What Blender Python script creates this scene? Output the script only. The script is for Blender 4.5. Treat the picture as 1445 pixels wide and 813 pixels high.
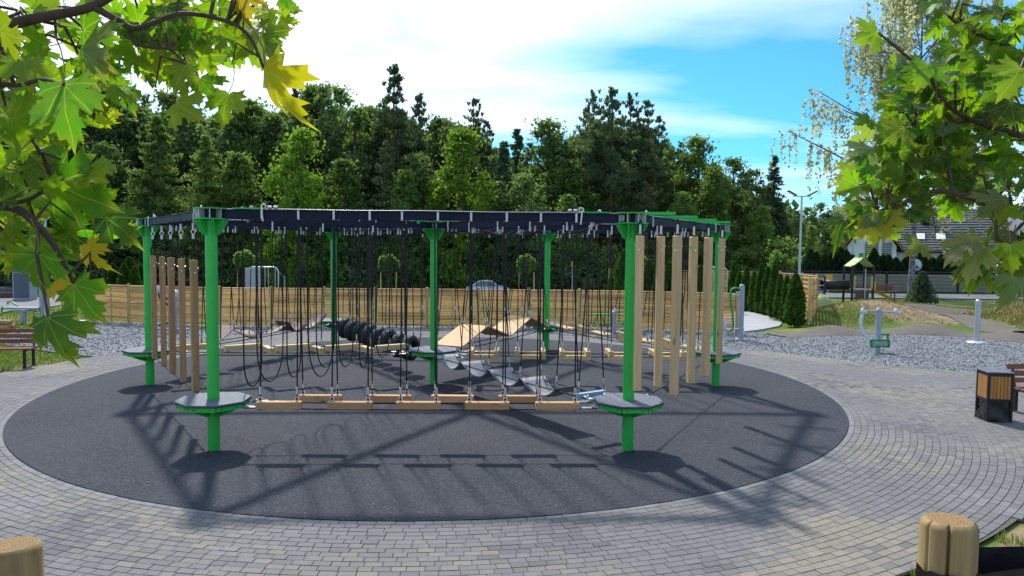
import bpy, math, random
import numpy as np
from mathutils import Vector, Matrix
random.seed(7); NR = np.random.default_rng(11)
R = math.radians
for _o in list(bpy.data.objects): bpy.data.objects.remove(_o)
SC = bpy.context.scene
COL = SC.collection

# ------------------------------------------------------------------ camera
CF, CP, CR, CH = 1022.99, R(3.3354), R(0.56038), 2.9315
cam_d = bpy.data.cameras.new('camera'); cam = bpy.data.objects.new('camera', cam_d); COL.objects.link(cam)
cam_d.sensor_width = 36.0; cam_d.sensor_fit = 'HORIZONTAL'; cam_d.lens = 36.0 * CF / 1445.0
cam_d.clip_start = 0.05; cam_d.clip_end = 3000
cam.matrix_world = Matrix.Translation((0, 0, CH)) @ Matrix.Rotation(math.pi/2 - CP, 4, 'X') @ Matrix.Rotation(CR, 4, 'Z')
SC.camera = cam
SC.render.resolution_x = 1024; SC.render.resolution_y = 576

# ------------------------------------------------------------------ sky and sun
SUN_AZ, SUN_EL = -20.0, 50.0          # azimuth from +Y towards +X
W = bpy.data.worlds.new('World'); SC.world = W; W.use_nodes = True
wn, wl = W.node_tree.nodes, W.node_tree.links
wn.clear()
def wnode(t, **k):
    n = wn.new(t)
    for a, b in k.items(): setattr(n, a, b)
    return n
sky = wnode('ShaderNodeTexSky', sky_type='NISHITA', sun_disc=False, sun_elevation=R(SUN_EL), sun_rotation=R(SUN_AZ))
sky.air_density = 1.0; sky.dust_density = 0.6; sky.ozone_density = 1.6
tc = wnode('ShaderNodeTexCoord'); sx = wnode('ShaderNodeSeparateXYZ'); wl.new(tc.outputs['Generated'], sx.inputs[0])
def wm(op, a, b=None, c=None):
    n = wnode('ShaderNodeMath', operation=op)
    for i, v in enumerate((a, b, c)):
        if v is None: continue
        if isinstance(v, (int, float)): n.inputs[i].default_value = v
        else: wl.new(v, n.inputs[i])
    return n.outputs[0]
zc = wm('ADD', wm('MAXIMUM', sx.outputs[2], 0.0), 0.16)
cb = wnode('ShaderNodeCombineXYZ')
wl.new(wm('DIVIDE', sx.outputs[0], zc), cb.inputs[0]); wl.new(wm('DIVIDE', sx.outputs[1], zc), cb.inputs[1])
mp = wnode('ShaderNodeMapping'); wl.new(cb.outputs[0], mp.inputs[0])
mp.inputs['Location'].default_value = (0.22, 5.5, 0.0); mp.inputs['Rotation'].default_value = (0, 0, R(-24)); mp.inputs['Scale'].default_value = (0.55, 1.0, 1.0)
n1 = wnode('ShaderNodeTexNoise'); n1.inputs['Scale'].default_value = 0.85; n1.inputs['Detail'].default_value = 7; n1.inputs['Roughness'].default_value = 0.52; n1.inputs['Distortion'].default_value = 0.35
wl.new(mp.outputs[0], n1.inputs['Vector'])
rp = wnode('ShaderNodeValToRGB'); rp.color_ramp.elements[0].position = 0.37; rp.color_ramp.elements[1].position = 0.66
sdir = wnode('ShaderNodeVectorMath', operation='DOT_PRODUCT'); wl.new(tc.outputs['Generated'], sdir.inputs[0])
sdir.inputs[1].default_value = (math.sin(R(SUN_AZ))*math.cos(R(SUN_EL)), math.cos(R(SUN_AZ))*math.cos(R(SUN_EL)), math.sin(R(SUN_EL)))
glow = wnode('ShaderNodeMapRange', interpolation_type='SMOOTHSTEP'); wl.new(sdir.outputs['Value'], glow.inputs[0])     # thin cloud lit up around the sun
for _i, _v in ((1, 0.58), (2, 0.86), (3, -0.05), (4, 0.085)): glow.inputs[_i].default_value = _v
wl.new(wm('ADD', n1.outputs[0], glow.outputs[0]), rp.inputs[0])
mx = wnode('ShaderNodeMix', data_type='RGBA'); wl.new(rp.outputs[0], mx.inputs[0])
tint = wnode('ShaderNodeMix', data_type='RGBA', blend_type='MULTIPLY'); tint.inputs[0].default_value = 1.0
tint.inputs[7].default_value = (0.17, 0.50, 0.76, 1); wl.new(sky.outputs[0], tint.inputs[6])
wl.new(tint.outputs[2], mx.inputs[6]); mx.inputs[7].default_value = (5.3, 5.65, 5.8, 1)
bg = wnode('ShaderNodeBackground'); bg.inputs[1].default_value = 0.148; wl.new(mx.outputs[2], bg.inputs[0])
wo = wnode('ShaderNodeOutputWorld'); wl.new(bg.outputs[0], wo.inputs[0])
to_sun = Vector((math.sin(R(SUN_AZ))*math.cos(R(SUN_EL)), math.cos(R(SUN_AZ))*math.cos(R(SUN_EL)), math.sin(R(SUN_EL))))
sd = bpy.data.lights.new('sun', 'SUN'); sd.energy = 3.0; sd.angle = R(2.8); sd.color = (1.0, 0.95, 0.88)
so = bpy.data.objects.new('sun', sd); COL.objects.link(so); so.rotation_euler = to_sun.to_track_quat('Z', 'Y').to_euler(); so.location = (0, 0, 40)
SC.view_settings.view_transform = 'Standard'; SC.view_settings.look = 'None'; SC.view_settings.gamma = 1.0
SC.view_settings.use_curve_mapping = False; SC.view_settings.exposure = 0.85
SC.render.engine = 'CYCLES'
SC.cycles.max_bounces = 8; SC.cycles.transparent_max_bounces = 8

# ------------------------------------------------------------------ photo pixel -> point
def ray(px, py):
    u, v = px - 722.5, py - 406.5
    c, s = math.cos(CR), math.sin(CR); u, v = u*c + v*s, -u*s + v*c
    c, s = math.cos(CP), math.sin(CP)
    return Vector((u/CF, c - v/CF*s, -s - v/CF*c))
def G(px, py, z=0.0):
    d = ray(px, py); return Vector((0, 0, CH)) + d*((z - CH)/d.z)
def D(px, py, Y):
    d = ray(px, py); return Vector((0, 0, CH)) + d*(Y/d.y)

# ------------------------------------------------------------------ mesh builder
class MB:
    def __init__(s): s.v, s.f, s.s = [], [], []
    def add(s, vs, fs, smooth=False):
        b = len(s.v); s.v += [tuple(p) for p in vs]; s.f += [tuple(i+b for i in f) for f in fs]; s.s += [smooth]*len(fs); return s
    def box(s, c, h, M=None):
        vs = [Vector((x*h[0], y*h[1], z*h[2])) for x in (-1, 1) for y in (-1, 1) for z in (-1, 1)]
        if M: vs = [M @ p for p in vs]
        c = Vector(c); vs = [p + c for p in vs]
        return s.add(vs, [(0,1,3,2),(4,6,7,5),(0,4,5,1),(2,3,7,6),(0,2,6,4),(1,5,7,3)])
    def cbox(s, c, h, b=0.006, M=None):
        vs = []; idx = {}
        for x in (-1, 1):
            for y in (-1, 1):
                for z in (-1, 1):
                    for a in range(3):
                        p = [x*(h[0]-b), y*(h[1]-b), z*(h[2]-b)]; p[a] += (x, y, z)[a]*b
                        idx[(x, y, z, a)] = len(vs); vs.append(Vector(p))
        fs = []
        for a in range(3):
            o1, o2 = [(1, 2), (2, 0), (0, 1)][a]
            for sg in (-1, 1):
                q = []
                for p1, p2 in ((-1,-1),(1,-1),(1,1),(-1,1)):
                    k = [0, 0, 0]; k[a] = sg; k[o1] = p1; k[o2] = p2; q.append(idx[(k[0], k[1], k[2], a)])
                fs.append(q if sg > 0 else q[::-1])
            for p1 in (-1, 1):
                for p2 in (-1, 1):
                    k0 = [0, 0, 0]; k1 = [0, 0, 0]; k0[a] = -1; k1[a] = 1
                    for k in (k0, k1): k[o1] = p1; k[o2] = p2
                    q = [idx[(*k0, o1)], idx[(*k1, o1)], idx[(*k1, o2)], idx[(*k0, o2)]]
                    fs.append(q[::-1] if p1*p2 > 0 else q)
        for x in (-1, 1):
            for y in (-1, 1):
                for z in (-1, 1):
                    t = [idx[(x, y, z, 0)], idx[(x, y, z, 1)], idx[(x, y, z, 2)]]
                    fs.append(t if x*y*z > 0 else t[::-1])
        if M: vs = [M @ p for p in vs]
        c = Vector(c)
        return s.add([p + c for p in vs], fs)
    def tube(s, path, r, n=8, cap=True, smooth=True):
        P = [Vector(p) for p in path]; m = len(P); rr = r if isinstance(r, (list, tuple)) else [r]*m
        t0 = (P[1]-P[0]).normalized(); up = Vector((0, 0, 1)) if abs(t0.z) < 0.9 else Vector((1, 0, 0))
        a = t0.cross(up).normalized(); vs = []; fs = []
        for i in range(m):
            t = (P[min(i+1, m-1)] - P[max(i-1, 0)])
            if t.length < 1e-9: t = t0
            t.normalize(); a = (a - t*a.dot(t))
            if a.length < 1e-6: a = t.orthogonal()
            a.normalize(); b = t.cross(a)
            for k in range(n):
                th = 2*math.pi*k/n; vs.append(P[i] + (a*math.cos(th) + b*math.sin(th))*rr[i])
        for i in range(m-1):
            for k in range(n):
                k2 = (k+1) % n; fs.append((i*n+k, i*n+k2, (i+1)*n+k2, (i+1)*n+k))
        s.add(vs, fs, smooth)
        if cap:
            s.add(vs[:n], [tuple(range(n))[::-1]]); s.add(vs[-n:], [tuple(range(n))])
        return s
    def cyl(s, p0, p1, r0, r1=None, n=12): return s.tube([p0, p1], [r0, r0 if r1 is None else r1], n)
    def prism(s, poly, z0, z1, M=None):
        n = len(poly); vs = [Vector((x, y, z0)) for x, y in poly] + [Vector((x, y, z1)) for x, y in poly]
        if M: vs = [M @ p for p in vs]
        return s.add(vs, [tuple(range(n))[::-1], tuple(range(n, 2*n))] + [(i, (i+1) % n, n+(i+1) % n, n+i) for i in range(n)])
    def lathe(s, prof, n=20, M=None, smooth=True):
        vs = [Vector((r*math.cos(2*math.pi*k/n), r*math.sin(2*math.pi*k/n), z)) for r, z in prof for k in range(n)]
        if M: vs = [M @ p for p in vs]
        fs = [(i*n+k, i*n+(k+1) % n, (i+1)*n+(k+1) % n, (i+1)*n+k) for i in range(len(prof)-1) for k in range(n)]
        return s.add(vs, fs, smooth)
    def torus(s, c, R0, r, axis='x', n=12, m=6):
        pts = []
        for k in range(n+1):
            th = 2*math.pi*k/n; p = {'x': (0, math.cos(th), math.sin(th)), 'y': (math.cos(th), 0, math.sin(th)), 'z': (math.cos(th), math.sin(th), 0)}[axis]
            pts.append(Vector(c) + Vector(p)*R0)
        return s.tube(pts, r, m, cap=False)
    def grid(s, fn, nu, nv, smooth=True):
        vs = [fn(i/nu, j/nv) for j in range(nv+1) for i in range(nu+1)]
        fs = [(j*(nu+1)+i, j*(nu+1)+i+1, (j+1)*(nu+1)+i+1, (j+1)*(nu+1)+i) for j in range(nv) for i in range(nu)]
        return s.add(vs, fs, smooth)
    def mesh(s, name, m=None):
        me = bpy.data.meshes.new(name); me.from_pydata(s.v, [], s.f)
        me.polygons.foreach_set('use_smooth', s.s); me.update()
        if m: me.materials.append(m)
        return me
    def build(s, name, m, parent=None, **k): return obj(name, s.mesh(name, m), parent, **k)
def tag(o, label=None, cat=None, group=None, kind=None):
    for a, b in (('label', label), ('category', cat), ('group', group), ('kind', kind)):
        if b: o[a] = b
    return o
def obj(name, me, parent=None, loc=None, rz=None, rot=None, scale=None, label=None, cat=None, group=None, kind=None, color=None):
    o = bpy.data.objects.new(name, me); COL.objects.link(o)
    if parent: o.parent = parent
    if loc is not None: o.location = loc
    if rz is not None: o.rotation_euler = (0, 0, rz)
    if rot is not None: o.rotation_euler = rot
    if scale is not None: o.scale = (scale,)*3 if isinstance(scale, (int, float)) else scale
    if color: o.color = (*color, 1)
    return tag(o, label, cat, group, kind)
def thing(name, loc, rz=0, **k): return obj(name, None, loc=loc, rz=rz, **k)
def kit(parts):      # [(name, MB|mesh, material, [children])]
    out = []
    for p in parts:
        me = p[1].mesh(p[0], p[2]) if isinstance(p[1], MB) else p[1]
        out.append((p[0], me, kit(p[3]) if len(p) > 3 else []))
    return out
def put(root, K):
    for name, me, ch in K:
        o = obj(name, me, root)
        for n2, m2, _ in ch: obj(n2, m2, o)
    return root

# ------------------------------------------------------------------ materials
def newmat(name):
    m = bpy.data.materials.new(name); m.use_nodes = True; nt = m.node_tree; nt.nodes.clear()
    return m, nt.nodes, nt.links
class NB:
    def __init__(s, name): s.m, s.n, s.l = newmat(name)
    def nd(s, t, ins=None, **k):
        n = s.n.new(t)
        for a, b in k.items(): setattr(n, a, b)
        for a, b in (ins or {}).items():
            if hasattr(b, 'is_output'): s.l.new(b, n.inputs[a])
            else: n.inputs[a].default_value = b
        return n
    def math(s, op, a, b=0.0, c=0.0, clamp=False):
        n = s.nd('ShaderNodeMath', {0: a, 1: b, 2: c}, operation=op); n.use_clamp = clamp; return n.outputs[0]
    def noise(s, vec, scale, detail=4, rough=.55, dist=0.): return s.nd('ShaderNodeTexNoise', {'Vector': vec, 'Scale': scale, 'Detail': detail, 'Roughness': rough, 'Distortion': dist}).outputs[0]
    def mix(s, fac, a, b, bt='MIX'):
        f = lambda c: (*c, 1) if isinstance(c, tuple) and len(c) == 3 else c
        return s.nd('ShaderNodeMix', {0: fac, 6: f(a), 7: f(b)}, data_type='RGBA', blend_type=bt).outputs[2]
    def ramp(s, fac, a, b): return s.nd('ShaderNodeMapRange', {0: fac, 1: a, 2: b, 3: 0., 4: 1.}).outputs[0]
    def coord(s, k='Object'): return s.nd('ShaderNodeTexCoord').outputs[k]
    def mapping(s, v, scale=(1,1,1), loc=(0,0,0)): return s.nd('ShaderNodeMapping', {0: v, 1: loc, 3: scale}).outputs[0]
    def out(s, sh): s.nd('ShaderNodeOutputMaterial', {0: sh}); return s.m
    def bsdf(s, col, rough=.6, metal=0., bump=None, bstr=.3, bdist=.02, spec=.4, **k):
        f = lambda c: (*c, 1) if isinstance(c, tuple) and len(c) == 3 else c
        ins = {'Base Color': f(col), 'Roughness': rough, 'Metallic': metal, 'Specular IOR Level': spec}
        ins.update(k)
        if bump is not None: ins['Normal'] = s.nd('ShaderNodeBump', {'Height': bump, 'Strength': bstr, 'Distance': bdist}).outputs[0]
        return s.nd('ShaderNodeBsdfPrincipled', ins).outputs[0]
def pm(name, c1, c2=None, scale=6., rough=.6, metal=0., bump=0., coord='Object', stretch=(1,1,1), rnd=0., detail=5, spec=.4, dirt=0.):
    b = NB(name); v = b.mapping(b.coord(coord), stretch); nz = b.noise(v, scale, detail)
    col = b.mix(b.ramp(nz, .32, .68), c1, c2 or tuple(x*.85 for x in c1))
    if dirt:
        col = b.mix(b.math('MULTIPLY', b.ramp(b.noise(v, scale*.35, 6, .65), .5, .75), dirt), col, (.12, .10, .08))
    if rnd:
        r = b.nd('ShaderNodeObjectInfo').outputs['Random']; k = b.math('MULTIPLY_ADD', r, 2*rnd, 1-rnd)
        col = b.mix(1.0, col, b.nd('ShaderNodeCombineXYZ', {0: k, 1: k, 2: k}).outputs[0], 'MULTIPLY')
    ro = b.math('MULTIPLY_ADD', nz, .25, rough-.12, clamp=True)
    return b.out(b.bsdf(col, ro, metal, nz if bump else None, bump, spec=spec))
def wood(name, c1, c2, axis=0, knots=.5, rnd=.14, rough=.65, gs=22.):
    b = NB(name); oi = b.nd('ShaderNodeObjectInfo').outputs['Random']
    off = b.nd('ShaderNodeCombineXYZ', {0: b.math('MULTIPLY', oi, 13.), 1: b.math('MULTIPLY', oi, 29.), 2: b.math('MULTIPLY', oi, 7.)}).outputs[0]
    v = b.nd('ShaderNodeVectorMath', {0: b.coord(), 1: off}, operation='ADD').outputs[0]
    sc = [gs, gs, gs]; sc[axis] = 1.1; ks = [7., 7., 7.]; ks[axis] = 2.2
    g = b.noise(b.mapping(v, tuple(sc)), 1.0, 5, .6, .6)
    kn = b.nd('ShaderNodeTexVoronoi', {'Vector': b.mapping(v, tuple(ks)), 'Scale': 1.0}).outputs['Distance']
    kf = b.math('MULTIPLY', b.ramp(kn, .17, .05), knots)
    col = b.mix(b.ramp(g, .3, .7), c1, c2)
    col = b.mix(kf, col, tuple(x*.3 for x in c2))
    lg = b.noise(v, 1.3, 3); k = b.math('ADD', b.math('MULTIPLY_ADD', oi, 2*rnd, .92-rnd), b.math('MULTIPLY', lg, .16))
    col = b.mix(1.0, col, b.nd('ShaderNodeCombineXYZ', {0: k, 1: k, 2: k}).outputs[0], 'MULTIPLY')
    return b.out(b.bsdf(col, rough, 0., g, .25, .01, spec=.25))
def foliage(name, c1, c2, c3, trans=.35, scale=.5, rnd=.25, rough=.55):
    b = NB(name); v = b.coord(); oi = b.nd('ShaderNodeObjectInfo').outputs['Random']
    nz = b.noise(v, scale, 3); fine = b.nd('ShaderNodeTexWhiteNoise', {'Vector': b.nd('ShaderNodeVectorMath', {0: v, 1: (.35, .35, .35)}, operation='SNAP').outputs[0]}).outputs[0]
    col = b.mix(b.ramp(nz, .35, .65), c1, c2); col = b.mix(b.math('MULTIPLY', fine, .55), col, c3)
    k = b.math('MULTIPLY_ADD', oi, 2*rnd, 1-rnd)
    col = b.mix(1.0, col, b.nd('ShaderNodeCombineXYZ', {0: k, 1: k, 2: k}).outputs[0], 'MULTIPLY')
    d = b.bsdf(col, rough, spec=.25)
    t = b.nd('ShaderNodeBsdfTranslucent', {0: b.mix(1.0, col, (1.25, 1.3, .6), 'MULTIPLY')}).outputs[0]
    return b.out(b.nd('ShaderNodeMixShader', {0: trans, 1: d, 2: t}).outputs[0])

MT = {}
MT['green'] = pm('green_powder_coat', (.022, .50, .068), (.02, .44, .06), 5, .38, bump=.03, spec=.5, dirt=.10)
MT['green2'] = pm('green_device_paint', (.02, .30, .06), (.02, .25, .05), 3, .4)
MT['navy'] = pm('navy_steel_paint', (.016, .020, .042), (.012, .015, .032), 4, .55, spec=.15)
MT['hpl'] = pm('grey_platform_board', (.13, .145, .185), (.10, .115, .15), 14, .6, dirt=.25, spec=.2)
MT['black'] = pm('black_coated_steel', (.012, .012, .014), (.02, .02, .022), 8, .5)
MT['galv'] = pm('galvanised_steel', (.55, .57, .6), (.42, .44, .47), 18, .42, .55)
MT['greypaint'] = pm('grey_device_paint', (.36, .40, .46), (.30, .34, .39), 5, .45)
MT['bluegrey'] = pm('pale_blue_bar_paint', (.30, .40, .55), (.26, .36, .5), 5, .45)
MT['rope'] = pm('black_rope', (.010, .010, .012), (.022, .022, .024), 90, .8, bump=.3)
MT['white'] = pm('white_plastic', (.72, .73, .74), (.62, .63, .64), 9, .45)
MT['wrap'] = pm('white_wrapping_film', (.70, .73, .78), (.5, .54, .6), 24, .35, bump=.6)
MT['steel'] = pm('bright_steel', (.7, .71, .73), (.55, .56, .58), 10, .3, .8)
MT['beltgrey'] = pm('grey_rubber_belt', (.27, .275, .30), (.22, .225, .25), 12, .7, dirt=.2, spec=.2)
MT['beltbrown'] = pm('brown_rubber_belt', (.17, .10, .085), (.12, .07, .06), 12, .6, dirt=.2)
MT['tyre'] = pm('tyre_rubber', (.014, .014, .015), (.026, .026, .027), 22, .62, bump=.15)
MT['pineX'] = wood('pine_light_beam', (.66, .48, .26), (.52, .345, .16), 0)
MT['pineZ'] = wood('pine_light_post', (.70, .50, .27), (.50, .335, .16), 2, knots=.7)
MT['brownZ'] = wood('pine_brown_post', (.45, .26, .125), (.30, .165, .075), 2, knots=.7)
MT['redX'] = wood('pine_red_beam', (.56, .33, .165), (.40, .215, .10), 0, knots=.7)
MT['ply'] = wood('plywood_ramp', (.60, .40, .20), (.50, .31, .14), 0, knots=.3)
MT['slat'] = wood('impregnated_fence_slat', (.86, .53, .215), (.64, .355, .125), 0, knots=.8, rnd=.34)
MT['fpost'] = wood('impregnated_fence_post', (.64, .43, .17), (.50, .31, .11), 2, knots=.5)
MT['bench'] = wood('stained_bench_slat', (.26, .10, .045), (.18, .065, .03), 0, knots=.1)
MT['binwood'] = wood('stained_bin_slat', (.48, .23, .07), (.35, .15, .045), 2, knots=.1)
MT['concrete'] = pm('concrete', (.36, .355, .34), (.28, .275, .265), 4, .85, bump=.2, dirt=.2)
MT['asphalt'] = pm('pump_track_asphalt', (.085, .075, .066), (.125, .108, .092), 7, .85, bump=.3, coord='Object', dirt=.25)
MT['road'] = pm('road_asphalt', (.07, .07, .072), (.09, .09, .09), 3, .85)
MT['slab'] = pm('pale_concrete_slabs', (.34, .345, .36), (.28, .285, .30), 2, .8, bump=.1)
MT['path'] = pm('grey_path_slabs', (.16, .16, .165), (.13, .13, .135), 2, .85, bump=.1)
MT['film'] = pm('black_plastic_sheet', (.010, .010, .013), (.018, .018, .022), 9, .36, bump=.35, spec=.4)
MT['bark'] = pm('grey_brown_bark', (.10, .075, .055), (.05, .038, .03), 6, .9, bump=.8, stretch=(1, 1, .2))
MT['barkpine'] = pm('red_pine_bark', (.20, .105, .065), (.10, .055, .04), 5, .9, bump=.8, stretch=(1, 1, .2))
MT['barkbirch'] = pm('birch_bark', (.30, .285, .265), (.025, .025, .025), 3.2, .85, bump=.5, stretch=(1, 1, 3))
MT['twig'] = pm('dark_twig_bark', (.075, .05, .036), (.045, .03, .022), 20, .8, bump=.5)
MT['f_pine'] = foliage('pine_needles', (.082, .135, .074), (.11, .165, .088), (.14, .185, .10), .42)
MT['f_spruce'] = foliage('spruce_needles', (.068, .12, .07), (.092, .15, .08), (.12, .17, .09), .4)
MT['f_dark'] = foliage('dark_leaves', (.09, .16, .062), (.125, .20, .076), (.165, .22, .085), .55)
MT['f_mid'] = foliage('mid_green_leaves', (.11, .195, .055), (.15, .24, .066), (.19, .255, .075), .55)
MT['f_bright'] = foliage('bright_leaves', (.11, .23, .028), (.16, .28, .035), (.22, .29, .04), .5)
MT['f_larch'] = foliage('larch_needles', (.13, .215, .065), (.17, .26, .08), (.21, .27, .085), .5)
MT['f_birch'] = foliage('birch_leaves', (.32, .34, .26), (.46, .47, .40), (.58, .58, .52), .6, rough=.35)
MT['f_thuja'] = foliage('thuja_foliage', (.035, .10, .016), (.055, .13, .02), (.08, .15, .025), .25, 3.)
MT['f_thujad'] = foliage('dark_thuja_foliage', (.02, .05, .02), (.03, .065, .024), (.04, .08, .028), .2, 2.)
MT['grassblade'] = foliage('grass_blades', (.10, .19, .03), (.15, .22, .045), (.24, .24, .09), .35, 1.5, 0)
MT['drygrass'] = foliage('dry_grass_blades', (.24, .20, .085), (.17, .18, .06), (.32, .26, .13), .3, 1.0, 0)
# ------------------------------------------------------------------ terrain
CC = Vector((-1.35, 15.28, 0)); RR = 7.74
def sm(t): t = max(0., min(1., t)); return t*t*(3-2*t)
def bumpf(x, y, cx, cy, rx, ry, h, a=0.):
    c, s = math.cos(a), math.sin(a); dx, dy = x-cx, y-cy; u = (dx*c+dy*s)/rx; v = (-dx*s+dy*c)/ry
    q = u*u+v*v
    return h*sm(1-math.sqrt(q)) if q < 1 else 0.
def table(t):
    t = sorted(t)
    xs = [a for a, _ in t]; ys = [b for _, b in t]
    return lambda th: float(np.interp(((th+180) % 360)-180, xs, ys))
ROUT = table([(-180, 10.0), (-165, 11.5), (-150, 11.5), (-130, 10.2), (-61, 10.11), (-48, 10.19), (-30, 10.35), (-18, 10.6), (-9, 11.6), (0, 13.2), (7, 13.4), (12, 11.7), (21, 10.64), (35, 9.88), (49, 9.15), (62, 8.92), (85, 9.08), (106, 9.52), (126, 10.49), (138, 10.77), (152, 10.04), (164, 9.8), (176, 10.03), (180, 10.0)])
RGRV = table([(-4, 18), (0, 20), (7, 20), (22, 19.4), (32, 20.6), (37, 20.4), (39.5, 17.4), (42, 14.6), (48, 13.5), (66, 12.1), (100, 11.1), (120, 12.0), (133, 13.9), (141, 17.9), (147, 17.4), (153, 16.5), (158, 14.5), (161, 10.6)])
def hgt(x, y):
    h = 0.
    w = 1 - sm((x-9)/9.)
    h -= 1.5*w*sm((y-38)/22.)
    d = math.hypot(x-CC.x, y-CC.y)
    h += 1.35*sm((d-10.35)/4.0)*sm((9.0-y)/3.)
    h += bumpf(x, y, 14.4, 28.9, 4.4, 2.9, .95, R(-8)) + bumpf(x, y, 20.3, 26.6, 4.6, 4.2, 1.1) + bumpf(x, y, 18.6, 34.6, 5.0, 2.3, .42, R(-5))
    h += bumpf(x, y, 11.2, 25.7, 1.5, 1.5, .24) + bumpf(x, y, 14.9, 26.0, 1.9, 1.6, .26) + bumpf(x, y, 16.9, 24.0, 1.4, 1.5, .2) + bumpf(x, y, 24.5, 33, 4.5, 3, .5)
    return h
def soil(x, y):
    d = math.hypot(x-CC.x, y-CC.y)
    s = .9*sm((9.0-y)/2.)*sm((d-10.0)/.4)
    s = max(s, min(1., bumpf(x, y, 15.6, 28.6, 3.4, 3.0, 1.5)), min(1., bumpf(x, y, 20.5, 26.4, 3.6, 3.4, 1.5)), min(.8, bumpf(x, y, 17, 31.5, 4, 2, 1.2)))
    if y > 66 and x < 40: s = max(s, .8)
    return s
xs = np.concatenate([[-600, -300, -160, -100, -75, -60, -48, -40, -33, -28, -24], np.arange(-21, 27.01, .5), [29, 32, 36, 42, 50, 60, 75, 100, 160, 300, 600]])
ys = np.concatenate([[-150, -60, -30, -15, -8], np.arange(-5, 41.01, .5), [43, 46, 50, 54, 58, 62, 67, 72, 80, 95, 120, 170, 260, 400, 900]])
mb = MB(); nx = len(xs)
mb.v = [(float(x), float(y), hgt(x, y) - .05) for y in ys for x in xs]
mb.f = [(j*nx+i, j*nx+i+1, (j+1)*nx+i+1, (j+1)*nx+i) for j in range(len(ys)-1) for i in range(nx-1)]; mb.s = [True]*len(mb.f)
def ground_mat():
    b = NB('lawn_and_soil'); v = b.coord(); at = b.nd('ShaderNodeAttribute', attribute_name='soil').outputs['Fac']
    big = b.noise(v, .55, 5, .6); fine = b.noise(v, 9., 6, .7); mid = b.noise(v, 2.2, 5, .65)
    gr = b.mix(b.ramp(fine, .3, .7), (.055, .105, .02), (.11, .155, .035)); gr = b.mix(b.math('MULTIPLY', b.ramp(big, .45, .62), .75), gr, (.20, .185, .075))
    so = b.mix(b.ramp(mid, .3, .7), (.21, .15, .095), (.31, .235, .155)); so = b.mix(b.ramp(fine, .5, .85), so, (.12, .085, .055))
    f = b.ramp(b.math('ADD', at, b.math('MULTIPLY_ADD', mid, .9, -.45)), .42, .62)
    return b.out(b.bsdf(b.mix(f, gr, so), .95, 0, b.math('ADD', fine, mid), .6, .05, spec=.1))
MT['ground'] = ground_mat()
gme = mb.mesh('ground', MT['ground']); ga = gme.attributes.new('soil', 'FLOAT', 'POINT'); ga.data.foreach_set('value', [soil(x, y) for y in ys for x in xs])
obj('ground', gme, kind='structure')

def rubber_mat():
    b = NB('rubber_granulate'); v = b.coord(); g = b.nd('ShaderNodeTexVoronoi', {'Vector': v, 'Scale': 62.}).outputs['Color']
    gs = b.nd('ShaderNodeSeparateXYZ', {0: g}).outputs[0]; n2 = b.noise(v, 28., 6, .75); n3 = b.noise(v, .5, 5, .6)
    col = b.mix(gs, (.013, .0145, .020), (.040, .045, .060)); col = b.mix(b.ramp(n2, .45, .72), col, (.078, .085, .105)); col = b.mix(b.math('MULTIPLY', b.ramp(n3, .4, .65), .4), col, (.058, .061, .072))
    sp = b.ramp(gs, .95, .99); col = b.mix(b.math('MULTIPLY', sp, .5), col, (.17, .18, .21))
    # glued joints between the granulate bays
    sx = b.nd('ShaderNodeSeparateXYZ', {0: b.mapping(v, (1, 1, 1), (.3, .4, 0))}); ln = b.math('ABSOLUTE', b.math('PINGPONG', b.math('ADD', b.math('MULTIPLY', sx.outputs[0], .55), b.math('MULTIPLY', sx.outputs[1], .83)), 2.4))
    col = b.mix(b.math('MULTIPLY', b.ramp(ln, .012, .004), .6), col, (.012, .012, .014))
    return b.out(b.bsdf(col, .9, 0, b.math('ADD', gs, n2), .7, .012, spec=.2))
def gravel_mat(nm, c0, c1, c2, sc):
    b = NB(nm); v = b.coord(); g = b.nd('ShaderNodeTexVoronoi', {'Vector': v, 'Scale': sc}); gs = b.nd('ShaderNodeSeparateXYZ', {0: g.outputs['Color']}).outputs
    col = b.mix(gs[0], c0, c1); col = b.mix(b.ramp(gs[1], .7, .95), col, c2); dd = b.ramp(g.outputs['Distance'], .1, .65); col = b.mix(b.math('MULTIPLY', dd, .6), col, tuple(x*.35 for x in c0))
    big = b.noise(v, .4, 4); col = b.mix(b.math('MULTIPLY', b.ramp(big, .35, .7), .25), col, tuple(x*1.25 for x in c1))
    return b.out(b.bsdf(col, .9, 0, b.math('SUBTRACT', 1., g.outputs['Distance']), 1., .03, spec=.2))
MT['rubber'] = rubber_mat()
MT['gravel'] = gravel_mat('crushed_grey_stone', (.11, .12, .135), (.24, .255, .275), (.38, .40, .42), 17.)
MT['stone'] = pm('loose_grey_stone', (.22, .24, .26), (.38, .40, .42), 9, .85, bump=.2)
def disc(name, r, z, m, kind='structure', n=180):
    d = MB(); pts = [(r*math.cos(2*math.pi*k/n), r*math.sin(2*math.pi*k/n)) for k in range(n)]
    rings = [r*q for q in (1, .66, .33)]
    vs = [(q*math.cos(2*math.pi*k/n), q*math.sin(2*math.pi*k/n), z) for q in rings for k in range(n)] + [(0, 0, z)]
    fs = [(i*n+k, i*n+(k+1) % n, (i+1)*n+(k+1) % n, (i+1)*n+k) for i in range(2) for k in range(n)] + [(2*n+k, 2*n+(k+1) % n, 3*n) for k in range(n)]
    lo = len(vs); vs += [(x, y, z-.045) for x, y in pts]; fs += [(k, lo+k, lo+(k+1) % n, (k+1) % n) for k in range(n)]
    d.add(vs, fs); return d.build(name, m, loc=CC, kind=kind)
disc('rubber_surface', RR, .004, MT['rubber'])
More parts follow.
